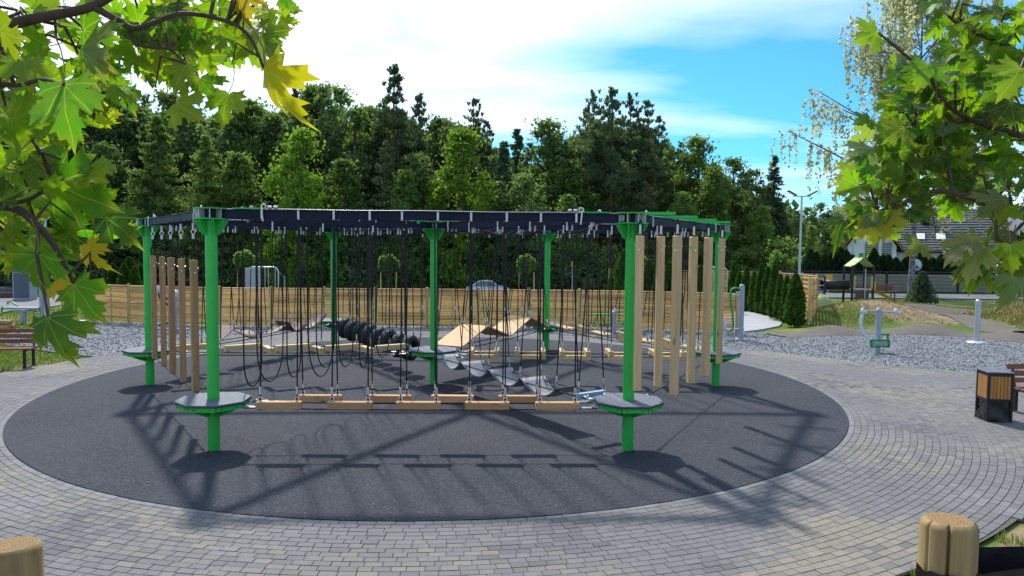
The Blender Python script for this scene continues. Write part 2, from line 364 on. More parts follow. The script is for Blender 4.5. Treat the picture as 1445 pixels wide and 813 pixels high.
def ring(fin, fout, z, a0, a1, n=160, m=3):
    d = MB(); full = (a1-a0) >= 359.9
    def fn(u, v):
        th = a0+(a1-a0)*u; a = fin(th); b_ = fout(th); r = a+(b_-a)*v; return Vector((CC.x+r*math.cos(R(th)), CC.y+r*math.sin(R(th)), z))
    return d.grid(fn, n, m)
ring(lambda t: ROUT(t)-.03, RGRV, -.012, -4, 161).build('gravel_bed', MT['gravel'], kind='structure')
# loose stones on the gravel bed
N = 26000; th = NR.uniform(-3, 160, N); rv = np.empty(N)
lo = np.array([ROUT(t)+.04 for t in th]); hi = np.array([RGRV(t)-.1 for t in th]); rv = np.sqrt(NR.uniform(0, 1, N)*(hi*hi-lo*lo)+lo*lo)
wgt = (hi*hi-lo*lo); keep = NR.uniform(0, wgt.max(), N) < wgt*1.0+30; th, rv = th[keep], rv[keep]; N = len(th)
c = np.stack([CC.x+rv*np.cos(np.radians(th)), CC.y+rv*np.sin(np.radians(th)), NR.uniform(-.012, .008, N)], 1)
octa = np.array([(1,0,0),(-1,0,0),(0,1,0),(0,-1,0),(0,0,1),(0,0,-1)], float)
sz = NR.uniform(.016, .042, (N, 1, 1))*NR.uniform(.6, 1.2, (N, 6, 1)); ang = NR.uniform(0, 6.28, N)
Rm = np.zeros((N, 3, 3)); Rm[:, 0, 0] = np.cos(ang); Rm[:, 0, 1] = -np.sin(ang); Rm[:, 1, 0] = np.sin(ang); Rm[:, 1, 1] = np.cos(ang); Rm[:, 2, 2] = .75
vv = np.einsum('nij,nkj->nki', Rm, octa[None]*sz + NR.normal(0, .003, (N, 6, 3))) + c[:, None]
fo = np.array([(0,2,4),(2,1,4),(1,3,4),(3,0,4),(2,0,5),(1,2,5),(3,1,5),(0,3,5)])
ff = (fo[None]+6*np.arange(N)[:, None, None]).reshape(-1, 3)
def npmesh(name, v, f, m, smooth=False):
    me = bpy.data.meshes.new(name); v = np.asarray(v, np.float32).reshape(-1, 3); f = np.asarray(f, np.int32); k = f.shape[1]
    me.vertices.add(len(v)); me.vertices.foreach_set('co', v.ravel()); me.loops.add(f.size); me.loops.foreach_set('vertex_index', f.ravel())
    me.polygons.add(len(f)); me.polygons.foreach_set('loop_start', np.arange(0, f.size, k, dtype=np.int32)); me.polygons.foreach_set('loop_total', np.full(len(f), k, np.int32))
    me.update(calc_edges=True)
    me.polygons.foreach_set('use_smooth', np.full(len(f), bool(smooth)))
    if m: me.materials.append(m)
    return me
def stone_mat():
    b = NB('loose_crushed_stone'); v = b.coord(); w = b.nd('ShaderNodeTexWhiteNoise', {'Vector': b.nd('ShaderNodeVectorMath', {0: v, 1: (.05, .05, .5)}, operation='SNAP').outputs[0]}).outputs[0]
    return b.out(b.bsdf(b.mix(w, (.09, .10, .115), (.36, .38, .40)), .85, spec=.25))
MT['stones'] = stone_mat()
obj('gravel', npmesh('gravel', vv, ff, MT['stones']), kind='stuff', label='loose crushed grey gravel stones spread around the paved circle', cat='gravel')

# ------------------------------------------------------------------ paving laid in rings
def paver_mat():
    b = NB('colour_mix_concrete_paver'); v = b.coord('Object'); a = b.nd('ShaderNodeAttribute', attribute_name='tone').outputs['Color']; oc = b.nd('ShaderNodeObjectInfo').outputs['Color']
    geo = b.nd('ShaderNodeNewGeometry').outputs['Position']
    col = b.mix(1.0, a, oc, 'ADD'); f = b.noise(geo, 60., 5, .7); g = b.noise(geo, 4., 5, .65)
    col = b.mix(b.math('MULTIPLY', b.ramp(f, .35, .75), .35), col, (.09, .09, .095)); col = b.mix(b.math('MULTIPLY', b.ramp(g, .55, .8), .22), col, (.25, .24, .22))
    return b.out(b.bsdf(col, .85, 0, f, .35, .006, spec=.25))
MT['paver'] = paver_mat(); MT['sand'] = pm('dark_joint_sand', (.075, .07, .064), (.11, .10, .088), 20, .95)
ring(lambda t: RR-.02, ROUT, -.010, -180, 180, 220, 2).build('paving', MT['sand'], kind='structure')
pav = bpy.data.objects['paving']
from mathutils import noise as MN
def tone(x, y):
    a = MN.noise(Vector((x*.42, y*.42, 3.))) + .22*random.uniform(-1, 1); b_ = MN.noise(Vector((x*.8+40, y*.8, 9.))) + .38*random.uniform(-1, 1)
    c0 = Vector((.150, .148, .153)); oc = Vector((.222, .204, .165)); dk = Vector((.108, .108, .118)); lt = Vector((.185, .184, .188))
    c = c0.copy()
    if a > .02: c = c.lerp(oc, min(1, (a-.02)*2.4))
    if b_ > .25: c = c.lerp(dk, min(1, (b_-.25)*2.))
    elif b_ < -.35: c = c.lerp(lt, min(1, (-b_-.35)*2.))
    return c*random.uniform(.92, 1.08)
PV = []
r = RR+.01; k = 0
while r < 13.4:
    w0 = .100 if k else .085
    circ = 2*math.pi*(r+w0/2); x = random.uniform(0, .2); end = x+circ-.1
    while x < end:
        L = random.choice((.135, .17, .17, .195)) if k else .2
        th = math.degrees((x+L/2)/(r+w0/2)) % 360
        if r+w0*.6 < ROUT(th): PV.append((r, w0, R(th), L, random.uniform(-.0022, .0022), k))
        x += L
    r += w0; k += 1
pv_xy = [(CC.x+(p[0]+p[1]/2)*math.cos(p[2]), CC.y+(p[0]+p[1]/2)*math.sin(p[2])) for p in PV]
def inframe(x, y): return y > 6.25 and abs(x) < y*.70
order = sorted([i for i in range(len(PV)) if inframe(*pv_xy[i])], key=lambda i: pv_xy[i][1])[:300]
near = set(order)
unit = MB().add([(-.5,-.5,-.5),(.5,-.5,-.5),(.5,.5,-.5),(-.5,.5,-.5),(-.5,-.5,.32),(.5,-.5,.32),(.5,.5,.32),(-.5,.5,.32),(-.485,-.47,.5),(.485,-.47,.5),(.485,.47,.5),(-.485,.47,.5)],
    [(0,1,5,4),(1,2,6,5),(2,3,7,6),(3,0,4,7),(4,5,9,8),(5,6,10,9),(6,7,11,10),(7,4,8,11),(8,9,10,11)])
ume = unit.mesh('paver', MT['paver']); TH = .03; J = .0045
uv = np.array(unit.v); allv = []; allf = []; cols = []; nb = 0
for i, (r, w0, th, L, dz, kk) in enumerate(PV):
    x, y = pv_xy[i]; c = tone(x, y)
    if kk == 0: c = Vector((.18, .182, .195))*random.uniform(.85, 1.1)
    if i in near:
        obj('paver', ume, pav, loc=(x, y, dz-TH/2), rz=th+math.pi/2, scale=(L-J, w0-J, TH), color=tuple(c))
    else:
        q = uv*np.array([L-J, w0-J, TH]); cs, sn = math.cos(th+math.pi/2), math.sin(th+math.pi/2)
        allv.append(np.stack([q[:, 0]*cs-q[:, 1]*sn+x, q[:, 0]*sn+q[:, 1]*cs+y, q[:, 2]+dz-TH/2], 1)); allf.append(np.array(unit.f)+nb*12); nb += 1; cols.append(np.tile(np.array([c[0], c[1], c[2], 1.]), (12, 1)))
me = npmesh('paver_field', np.concatenate(allv), np.concatenate(allf), MT['paver'])
at = me.attributes.new('tone', 'FLOAT_COLOR', 'POINT'); at.data.foreach_set('color', np.concatenate(cols).astype(np.float32).ravel())
obj('paver_field', me, pav, kind='stuff', color=(0, 0, 0))

# other paved areas
def flat(name, pts, z, m, kind='structure'):
    d = MB(); n = len(pts); d.add([(p[0], p[1], z) for p in pts]+[(p[0], p[1], z-.06) for p in pts], [tuple(range(n))]+[(i, n+i, n+(i+1) % n, (i+1) % n) for i in range(n)]); o = d.build(name, m, kind=kind); return o
flat('slab_plaza', [G(*p) for p in ((1012, 445), (1045, 440), (1078, 441), (1098, 447), (1106, 453), (1100, 460), (1075, 465), (1040, 469), (1005, 466))], .012, MT['slab'])
flat('side_path', [G(*p) for p in ((-140, 452), (-20, 444), (40, 437), (90, 430), (118, 424), (100, 416), (40, 417), (-140, 425))], .0, MT['path'])
# pump track ribbons of asphalt that follow the mounds
def ribbon(name, pts, w, dz=.02):
    P = [Vector((x, y, 0)) for x, y in pts]; S = []
    for i in range(len(P)-1):          # catmull-rom
        p0, p1, p2, p3 = P[max(i-1, 0)], P[i], P[i+1], P[min(i+2, len(P)-1)]
        for k in range(10):
            t = k/10; S.append(.5*((2*p1)+(p2-p0)*t+(2*p0-5*p1+4*p2-p3)*t*t+(3*p1-p0-3*p2+p3)*t**3))
    S.append(P[-1]); d = MB(); vs = []; fs = []; m = 7
    for i, p in enumerate(S):
        t = (S[min(i+1, len(S)-1)]-S[max(i-1, 0)]).normalized(); nrm = Vector((-t.y, t.x, 0))
        for j in range(m+1):
            q = p+nrm*(w*(j/m-.5)); e = -.05 if j in (0, m) else 0
            vs.append((q.x, q.y, hgt(q.x, q.y)+dz+e))
    for i in range(len(S)-1):
        for j in range(m): fs.append((i*(m+1)+j, i*(m+1)+j+1, (i+1)*(m+1)+j+1, (i+1)*(m+1)+j))
    d.add(vs, fs, True); return d.build(name, MT['asphalt'], kind='structure')
ribbon('pump_track', [(8.9, 24.2), (10.2, 24.7), (11.5, 25.1), (13.2, 25.6), (14.9, 25.3), (16.0, 24.4), (16.7, 23.3), (17.6, 22.0), (19.3, 20.3)], 1.2)
ribbon('pump_track', [(17.2, 24.3), (17.1, 26.2), (17.3, 28.4), (16.6, 30.4), (15.2, 31.9)], .85, .028)
ribbon('pump_track', [(14.6, 32.2), (16.2, 33.1), (18.4, 33.5), (20.6, 33.0), (21.8, 31.2), (22.2, 29)], 1.5, .035)
ribbon('pump_track', [(19.8, 30.0), (21.2, 28.6), (23, 28.2), (25, 28.6)], 1.3, .03)
# road, verge and kerb beyond the fence
flat('road', [(-60, 60.5), (34, 60.5), (34, 67), (-60, 67)], -1.52, MT['road'])
MB().box((-13, 67.2, -1.45), (47, .12, .13)).build('kerb', MT['concrete'], kind='structure')
flat('playground_path', [(13, 43.4), (46, 43.4), (46, 47.6), (13, 47.6)], .03, MT['gravel'])
# ------------------------------------------------------------------ rope course
ORD = ('first', 'second', 'third', 'fourth', 'fifth', 'sixth', 'seventh', 'eighth', 'ninth', 'tenth', 'eleventh')
PX = {1: (302.3, 634.8), 2: (885.4, 634.7), 3: (1009.7, 544.2), 4: (211.9, 542.3), 5: (612, 541.2), 6: (471.2, 486.6), 7: (770.9, 493.8)}
P = {k: G(*v) for k, v in PX.items()}
T = 3.258; BH = .125; ZP = .735; PR = .083
frame = thing('climbing_frame', P[5], label='green and navy steel frame of the low rope course with seven posts and platforms', cat='climbing frame')
def F(v): return Vector(v) - P[5]
SP = [(1, 2), (2, 3), (3, 7), (7, 6), (6, 4), (4, 1), (5, 1), (5, 2), (5, 3), (5, 4), (5, 6), (5, 7)]
def ngon(r, n=8, a=0): return [(r*math.cos(a+2*math.pi*k/n), r*math.sin(a+2*math.pi*k/n)) for k in range(n)]
def fin(pts, th, ang):   # pts (r,z) outline in a vertical plane
    M = Matrix.Rotation(ang, 4, 'Z'); n = len(pts)
    vs = [M @ Vector((r, s*th/2, z)) for s in (-1, 1) for r, z in pts]
    return vs, [tuple(range(n))[::-1], tuple(range(n, 2*n))]+[(i, (i+1) % n, n+(i+1) % n, n+i) for i in range(n)]
post_m = MB(); post_m.tube([(0, 0, 0), (0, 0, T-.002)], PR, 28); post_m = post_m.mesh('post', MT['green'])
oct_a = R(22.5)
plat = MB(); plat.prism(ngon(.51, 8, oct_a), ZP-.022, ZP); plat_me = plat.mesh('platform', MT['hpl'])
edge = MB(); edge.prism(ngon(.516, 8, oct_a), ZP-.034, ZP-.0235); edge_me = edge.mesh('edge_band', MT['black'])
rim = MB()
for k in range(8):
    a0, a1 = oct_a+k*math.pi/4, oct_a+(k+1)*math.pi/4; p0 = Vector((.485*math.cos(a0), .485*math.sin(a0), 0)); p1 = Vector((.485*math.cos(a1), .485*math.sin(a1), 0)); d = (p1-p0)
    c = (p0+p1)/2; rim.box((c.x, c.y, ZP-.067), (d.length/2-.012, .005, .032), Matrix.Rotation(math.atan2(d.y, d.x), 4, 'Z'))
rim_me = rim.mesh('rim', MT['green'])
bol = MB()
for k in range(8):
    for q in (-.11, .11):
        a = (k+1)*math.pi/4; M = Matrix.Rotation(a, 4, 'Z'); ap = .485*math.cos(math.pi/8)
        bol.cyl(M @ Vector((ap+.004, q, ZP-.067)), M @ Vector((ap+.014, q, ZP-.067)), .009, n=8)
bolt_me = bol.mesh('bolt', MT['black'])
fins_me = []
for k in range(8):
    m_ = MB(); m_.add(*fin([(PR-.005, ZP-.036), (.475, ZP-.036), (.475, ZP-.09), (PR+.06, ZP-.235), (PR-.005, ZP-.235)], .01, oct_a+k*math.pi/4)); fins_me.append(m_.mesh('gusset', MT['green']))
# head: gussets flaring up to a plate, beams sandwiched, top plate
head = MB().prism(ngon(.235, 8, oct_a), T-.0, T+.014); topp_me = MB().prism(ngon(.235, 8, oct_a), T+BH+.018, T+BH+.032).mesh('top_plate', MT['green'])
head_me = head.mesh('head_plate', MT['green'])
core_me = MB().tube([(0, 0, T+.0145), (0, 0, T+BH+.0175)], .10, 12).mesh('core', MT['navy'])
sock_me = []
for k in range(8):
    M_ = Matrix.Rotation(R(15)+k*math.pi/4, 4, 'Z'); sock_me.append(MB().box(M_ @ Vector((.155, 0, T+.016+BH/2)), (.05, .006, BH/2-.0), M_).mesh('web_plate', MT['galv']))
hg = []
for k in range(8):
    m_ = MB(); m_.add(*fin([(PR-.005, T-.002), (.225, T-.002), (.225, T-.03), (PR+.03, T-.215), (PR-.005, T-.215)], .01, oct_a+k*math.pi/4)); hg.append(m_.mesh('gusset', MT['green']))
for i in range(1, 8):
    a = R(3)
    po = obj('post', post_m, frame, loc=F(P[i]), rz=a)
    for g in hg: obj('gusset', g, po)
    pl = obj('platform', plat_me, frame, loc=F(P[i]), rz=a)
    for n_, m_ in (('edge_band', edge_me), ('rim', rim_me), ('bolt', bolt_me)): obj(n_, m_, pl, kind='stuff' if n_ == 'bolt' else None)
    for g in fins_me: obj('gusset', g, pl)
    hp_ = obj('head_plate', head_me, frame, loc=F(P[i]), rz=a); obj('core', core_me, hp_); obj('top_plate', topp_me, hp_)
    for m_ in sock_me: obj('web_plate', m_, hp_)
def span(a, b):
    A, B = P[a], P[b]; d = B-A; return A, B, d.normalized(), d.length, math.atan2(d.y, d.x)
for a, b in SP:
    A, B, u, L, rz = span(a, b); h = L/2-.1
    m_ = MB(); z0 = .016
    m_.box((0, 0, z0+BH/2), (h, .038, BH/2-.014)); m_.box((0, 0, z0+.0075), (h, .06, .0065)); m_.box((0, 0, z0+BH-.0075), (h, .06, .0065))
    bo = m_.build('beam', MT['navy'], frame, loc=F((A+B)/2)+Vector((0, 0, T)), rz=rz)
    for s in (-1, 1): MB().box((s*(h-.03), 0, z0+BH/2), (.012, .062, BH/2-.02)).build('end_plate', MT['galv'], bo)
    e = MB(); e.tube([(x*h*.98, .02, BH+.024+.004*math.cos(x*9)) for x in np.linspace(-1, 1, 13)], .006, 6)
    e.build('tension_cable', MT['steel'], bo)
    # anchor arms beside the heads
    for s in (-1, 1): MB().box((s*(h-.42), 0, BH+.03), (.20, .075, .008)).box((s*(h-.60), .073, BH+.004), (.05, .006, .032)).build('anchor_plate', MT['green'], bo)
    for s in (-1, 1):
        MB().torus((s*(h-.62), .02, BH+.062), .032, .010, 'y', 10, 6).build('shackle', MT['white'], bo)
        for q in (.06, .14): MB().cyl((s*(h-.62-q-.05), .02, BH+.055), (s*(h-.62-q), .02, BH+.055), .019, n=8).build('clamp', MT['white'], bo)
        MB().tube([(s*(h-.62), -.07, BH+.05), (s*(h-.63), -.085, BH*.6), (s*(h-.64), -.08, -.02)], .012, 6).build('hook', MT['white'], bo)
# green cross arms on the span of light hanging posts
A, B, u, L, rz = span(2, 3)
for t, s in ((.12, 1), (.36, 1), (.60, 1), (.82, 1)):
    m_ = MB(); m_.box((0, 0, T+BH+.052), (.045, .42, .022)); m_.box((.0, .30, T+BH+.0375), (.06, .03, .006)); m_.build('cross_arm', MT['green'], frame, loc=F(A+u*(L*t)), rz=rz+R(14))
# loose bracing ropes slung under the beams
for a, b, t0, t1, dz in ((5, 2, .08, .3, .12), (5, 2, .3, .52, .16), (5, 3, .12, .34, .14), (5, 7, .2, .5, .1), (5, 2, .55, .8, .14), (5, 3, .45, .75, .16)):
    A, B, u, L, rz = span(a, b); q0, q1 = A.lerp(B, t0), A.lerp(B, t1); q1 = q1+Vector((.35, .25, 0)); pts = [F(q0.lerp(q1, k/8.))+Vector((0, 0, T+.02-dz*math.sin(math.pi*k/8.))) for k in range(9)]
    MB().tube(pts, .009, 6).build('brace_rope', MT['rope'], frame)
# walking cables between platforms
def cable(a, b, off, z=ZP-.08, sag=.05, r=.011, turn=True):
    A, B, u, L, rz = span(a, b); e = .48
    pts = [(x, off, z-sag*(1-(x/(L/2))**2)) for x in np.linspace(-L/2+e, L/2-e, 12)]
    o = MB().tube(pts, r, 6).build('cable', MT['rope'], frame, loc=F((A+B)/2), rz=rz)
    if turn:
        for s in (-1, 1):
            x = s*(L/2-e-.06); MB().cyl((x-s*.16, off, z-.004), (x-s*.02, off, z), .018, n=8).torus((x, off, z), .026, .009, 'y', 10, 6).build('turnbuckle', MT['steel'], o); MB().cyl((x-s*.36, off, z-.01), (x-s*.27, off, z-.008), .018, n=8).build('clamp', MT['steel'], o)
for a, b, offs in ((1, 2, (-.2, .2)), (5, 4, (-.17, .17)), (5, 3, (-.22, .22)), (6, 4, (-.2, .2)), (3, 7, (-.2, .2)), (5, 7, (-.2, .2)), (5, 6, (-.14, .14)), (5, 2, (-.2, .2)), (7, 6, (0,)), (4, 1, (0.,)), (2, 3, (0.,))):
    for o_ in offs: cable(a, b, o_, sag=.03)

# ---- hanging things. Local frame: x along the span, y across, z up, origin at the bottom of the thing
def rope_top(p0, p1, r=.0108): return MB().cyl(p0, p1, r, n=6)
def sleeve(p0, p1, f0, f1, r=.02):
    p0, p1 = Vector(p0), Vector(p1); return (p0.lerp(p1, f0), p0.lerp(p1, f1), r)
def roped(parts, pts, zb, lean=0.05, ring=True):
    """add ropes from local points up to the beam (world height T) to a list of parts"""
    top = T-zb
    for (x, y, z) in pts:
        s = 1 if y >= 0 else -1
        p0 = Vector((x, y, z)); p1 = Vector((x, s*lean, top+.02)); p2 = Vector((x, s*lean, top+BH*.8))
        m_ = MB().tube([p0, p1, p2], .0108, 6)
        c = MB(); d = (p1-p0).normalized()
        c.cyl(p2-Vector((0, 0, .11)), p2+Vector((0, 0, .015)), .016, n=8); c.cyl(p1-Vector((0, 0, .10)), p1-Vector((0, 0, .01)), .017, n=8)
        k = MB()
        if ring:
            k.torus(p0+Vector((0, 0, .035)), .026, .008, 'y', 10, 5); k.cyl(p0+d*.09, p0+d*.19, .016, n=8); k.cyl(p0-Vector((0, 0, .03)), p0+Vector((0, 0, .015)), .012, n=8)
        ch = [('sleeve', c, MT['white'])] + ([('shackle', k, MT['steel'])] if ring else [])
        parts.append(('rope', m_, MT['rope'], ch))
    return parts
def tpx(a, b, px):     # parameter along the span for a photo column
    A, B, u, L, rz = span(a, b); best = min(range(2001), key=lambda i: abs(colx(A.lerp(B, i/2000)) - px)); return best/2000
def colx(p):
    q = p - Vector((0, 0, CH)); c, s = math.cos(CP), math.sin(CP); f = q.y*c - (q.z-CH*0)*s; return 722.5 + CF*q.x/(q.y*c-q.z*s)
def at_t(a, b, t, z=0., off=0.):
    A, B, u, L, rz = span(a, b); n = Vector((-u.y, u.x, 0)); p = A.lerp(B, t)+n*off; return Vector((p.x, p.y, z)), rz

# stepping beams between posts 1 and 2
def step_kit(side):
    hx, hy, hz = .31, .055, .052; pts = [(-.25, 0, 2*hz), (.25, 0, 2*hz)]
    parts = [('beam', MB().cbox((0, 0, hz), (hx, hy, hz), .008), MT['redX'])]
    parts.append(('bolt', MB().cyl((-.25, 0, -.02), (-.25, 0, .0), .014, n=8).cyl((.25, 0, -.02), (.25, 0, .0), .014, n=8), MT['black']))
    zb = ZP-.095
    top = T-zb
    for (x, y, z) in pts:
        p0 = Vector((x, 0, z)); p1 = Vector((x, side*.19-side*.0, top+.02)) if 0 else Vector((x, -side*.155, top+.02)); p2 = p1+Vector((0, 0, BH*.8))
        c = MB().cyl(p2-Vector((0, 0, .11)), p2+Vector((0, 0, .015)), .016, n=8)
        k = MB().torus(p0+Vector((0, 0, .035)), .026, .008, 'y', 10, 5).cyl(p0+Vector((0, 0, .1)), p0+Vector((0, 0, .2)), .02, n=8).cyl(p0-Vector((0, 0, .03)), p0+Vector((0, 0, .015)), .012, n=8)
        parts.append(('rope', MB().tube([p0, p1, p2], .0108, 6), MT['rope'], [('sleeve', c, MT['white']), ('shackle', k, MT['steel'])]))
    return kit(parts), zb
kf, zb = step_kit(-1); kb, _ = step_kit(1)
for i, cx in enumerate((402, 500, 594, 688.5, 784.5)):
    t = tpx(1, 2, cx); loc, rz = at_t(1, 2, t, zb, -.22); loc.x += (402-594)*0
    q = G(cx, 571, zb); loc.x = q.x
    put(thing('stepping_beam', loc, rz+R(random.uniform(-2, 2)), label=ORD[i]+' reddish stepping beam of the outer file, counted from the brown hanging posts', cat='stepping beam', group='straight stepping beams in two files'), kf)
for i, cx in enumerate((460, 555, 641, 733)):
    loc, rz = at_t(1, 2, tpx(1, 2, cx), zb, .22); q = G(cx, 561, zb); loc.x = q.x
    put(thing('stepping_beam', loc, rz+R(random.uniform(-2, 2)), label=ORD[i]+' reddish stepping beam of the inner file, counted from the brown hanging posts', cat='stepping beam', group='straight stepping beams in two files'), kb)

# brown hanging posts between 4 and 1
def hang_kit(length, zb, mat, half=.05):
    top = T-zb; parts = [('post', MB().cbox((0, 0, length/2), (half, half, length/2), .010), mat)]
    m_ = MB(); m_.tube([(0, -.02, length-.14), (0, -.035, length+.12), (0, 0, length+.22), (0, 0, top+.05)], .012, 6).tube([(0, .02, length-.14), (0, .035, length+.12), (0, 0, length+.22)], .012, 6)
    c = MB().cyl((0, 0, top-.14), (0, 0, top-.02), .017, n=8).torus((0, 0, top-.16), .03, .01, 'x', 10, 5).cyl((0, 0, top-.27), (0, 0, top-.19), .02, n=8)
    parts.append(('rope', m_, MT['rope'], [('sleeve', c, MT['white'])]))
    parts.append(('bolt', MB().cyl((0, -half-.014, length-.14), (0, half+.014, length-.14), .016, n=8).cyl((-half-.014, 0, length-.2), (half+.014, 0, length-.2), .014, n=8), MT['steel']))
    return kit(parts)
kz = .62; kh = hang_kit(2.05, kz, MT['brownZ'])
for i, cx in enumerate((221, 234, 246.5, 261.5, 279)):
    loc, rz = at_t(4, 1, tpx(4, 1, cx), kz)
    put(thing('hanging_post', loc, rz+R(random.uniform(-12, 12)), label=ORD[4-i]+' square brown hanging timber post, counted from the reddish stepping beams', cat='hanging post', group='five brown hanging posts'), kh)
kh = hang_kit(2.16, .93, MT['pineZ'], .052)
for i, (cx, by) in enumerate(((899, 551), (928, 545.5), (951, 557), (974, 540.6), (995, 530.8), (1014.5, 513))):
    q = G(cx, by, .93)
    put(thing('hanging_post', q, span(2, 3)[4]+R((8, 30, -6, 38, -20, 14)[i]), label=ORD[i]+' square pale hanging timber post, counted from the reddish stepping beams', cat='hanging post', group='six pale hanging posts'), kh)

# zigzag beams between 5 and 4
zb = ZP-.07; hz = .058
kA, kC = [kit(roped([('beam', MB().cbox((0, 0, hz), (q, .058, hz), .008), MT['pineX'])], [(q-.05, 0, 2*hz)], zb) + [('bolt', MB().cyl((-q+.05, 0, -.03), (-q+.05, 0, .0), .014, n=8), MT['black'])]) for q in (.36, .24)]
A, B, u, L, rz = span(4, 5); nn = 9; step = (L-1.25)/nn
for i in range(nn):
    t = (.62+step*(i+.5))/L; loc, rz = at_t(4, 5, t, zb + (.0 if i % 2 else .05), .0)
    put(thing('zigzag_beam', loc, rz+(R(30) if i % 2 == 0 else R(-58)), label=ORD[8-i]+' pale beam of the zigzag chain, counted from the centre post', cat='stepping beam', group='zigzag chain of pine beams'), kC if i % 2 else kA)

# tyres between 6 and 5
ty = MB(); prof = [(.16, -.07), (.165, -.095), (.21, -.11), (.255, -.105), (.285, -.085), (.30, -.05), (.303, 0), (.30, .05), (.285, .085), (.255, .105), (.21, .11), (.165, .095), (.16, .07), (.19, .06), (.26, .05), (.26, -.05), (.19, -.06), (.16, -.07)]
ty.lathe(prof, 28, Matrix.Translation((0, 0, .303)) @ Matrix.Rotation(math.pi/2, 4, 'Y'))
for k in range(36):
    a = 2*math.pi*k/36
    for s in (-1, 1):
        M = Matrix.Translation((0, 0, .303)) @ Matrix.Rotation(a + s*.03, 4, 'X') @ Matrix.Translation((s*.045, 0, .303)); ty.box((0, 0, 0), (.038, .014, .006), None) if 0 else ty.add([M @ Vector((x*.038, y*.017, z*.006)) for x in (-1, 1) for y in (-1, 1) for z in (-1, 1)], [(0,1,3,2),(4,6,7,5),(0,4,5,1),(2,3,7,6),(0,2,6,4),(1,5,7,3)])
ty.v = [(a*.9, b*.9, c*.9) for a, b, c in ty.v]
zb = .32
kt = kit(roped([('tyre', ty, MT['tyre'])], [(0, -.13, .51), (0, .13, .51)], zb))
A, B, u, L, rz = span(6, 5); nt = 8
for i in range(nt):
    loc, rz = at_t(6, 5, (1.1+(L-2.35)*i/(nt-1))/L, zb+random.uniform(-.02, .02))
    put(thing('tyre_swing', loc, rz+R(30+random.uniform(-7, 7)), label=ORD[7-i]+' black tyre hung upright on ropes, counted from the centre post', cat='tyre', group='row of hanging tyres'), kt)

# sagging grey belts between 5 and 2
def belt_kit(L, W, sag, th, mat, zb):
    m_ = MB()
    def fn(z0):
        return lambda a, b: Vector((L*(a-.5), W*(b-.5)*(1-.25*math.sin(math.pi*a)), z0 - sag*math.sin(math.pi*a)**.9 - .035*(1-4*(b-.5)**2)*math.sin(math.pi*a)))
    m_.grid(fn(sag+.02), 14, 6); n0 = len(m_.f); m_.grid(fn(sag+.02-th), 14, 6)
    m_.f[n0:] = [f[::-1] for f in m_.f[n0:]]
    nu, nv = 15, 7; o = nu*nv
    for i in range(14): m_.f += [(i, i+o, i+1+o, i+1), (6*nu+i+1, 6*nu+i+1+o, 6*nu+i+o, 6*nu+i)]; m_.s += [False]*2
    for j in range(6): m_.f += [(j*nu, (j+1)*nu, (j+1)*nu+o, j*nu+o), (j*nu+14, j*nu+14+o, (j+1)*nu+14+o, (j+1)*nu+14)]; m_.s += [False]*2
    x = L/2-.03; pts = [(x, -W/2+.03, sag+.02), (x, W/2-.03, sag+.02)]
    pa = roped([('belt', m_, mat)], pts, zb)
    pa.append(('clamp_bar', MB().box((x, 0, sag+.0), (.012, W/2, .018)), MT['black']))
    return kit(pa)
zb = ZP-.26; kbelt = belt_kit(.98, .52, .2, .012, MT['beltgrey'], zb)
A, B, u, L, rz = span(5, 2)
for i in range(4):
    loc, rz = at_t(5, 2, (.55+.5+i*1.0)/L, zb)
    put(thing('sagging_belt', loc, rz, label=ORD[i]+' sagging grey rubber belt step, counted from the centre post', cat='belt step', group='chain of grey belt steps'), kbelt)
loc, rz = at_t(5, 2, (L-.82)/L, ZP-.10)
pa = roped([('bar', MB().cbox((0, 0, .035), (.045, .28, .035), .004), MT['bluegrey'])], [(0, -.26, .07), (0, .26, .07)], ZP-.10)
pa.append(('chain', MB().tube([(0, -.2, .03), (.3, -.2, .02)], .012, 6).tube([(0, .2, .03), (.3, .2, .02)], .012, 6).torus((.15, -.2, .03), .03, .01, 'y').torus((.15, .2, .03), .03, .01, 'y'), MT['steel']))
put(thing('spreader_bar', loc, rz, label='pale blue steel spreader bar closing the chain of grey belts', cat='spreader bar'), kit(pa))

# brown boards between 4 and 6
zb = ZP-.12
A, B, u, L, rz = span(4, 6)
def plate_kit(L, W, tilt, roll, th, mat, zb, name='board', corners=True, curve=0.):
    M = Matrix.Rotation(tilt, 4, 'Y') @ Matrix.Rotation(roll, 4, 'X'); m_ = MB()
    if curve:
        for z0, fl in ((0, 0), (-th, 1)):
            n0 = len(m_.f); m_.grid(lambda a, b: M @ Vector((L*(a-.5), W*(b-.5), z0 - curve*math.sin(math.pi*a))), 10, 2)
            if fl: m_.f[n0:] = [f[::-1] for f in m_.f[n0:]]
        nu = 11; o = 33
        for i in range(10): m_.f += [(i, i+o, i+1+o, i+1), (2*nu+i+1, 2*nu+i+1+o, 2*nu+i+o, 2*nu+i)]; m_.s += [False]*2
    else: m_.cbox((0, 0, 0), (L/2, W/2, th/2), .003, M)
    lo = min(v[2] for v in m_.v); m_.v = [(a, b, c-lo) for a, b, c in m_.v]
    pts = [M @ Vector((sx*(L/2-.05), sy*(W/2-.04), th/2)) for sx in (-1, 1) for sy in (-1, 1)]
    return kit(roped([(name, m_, mat)], [(p.x, p.y, p.z-lo) for p in pts], zb))
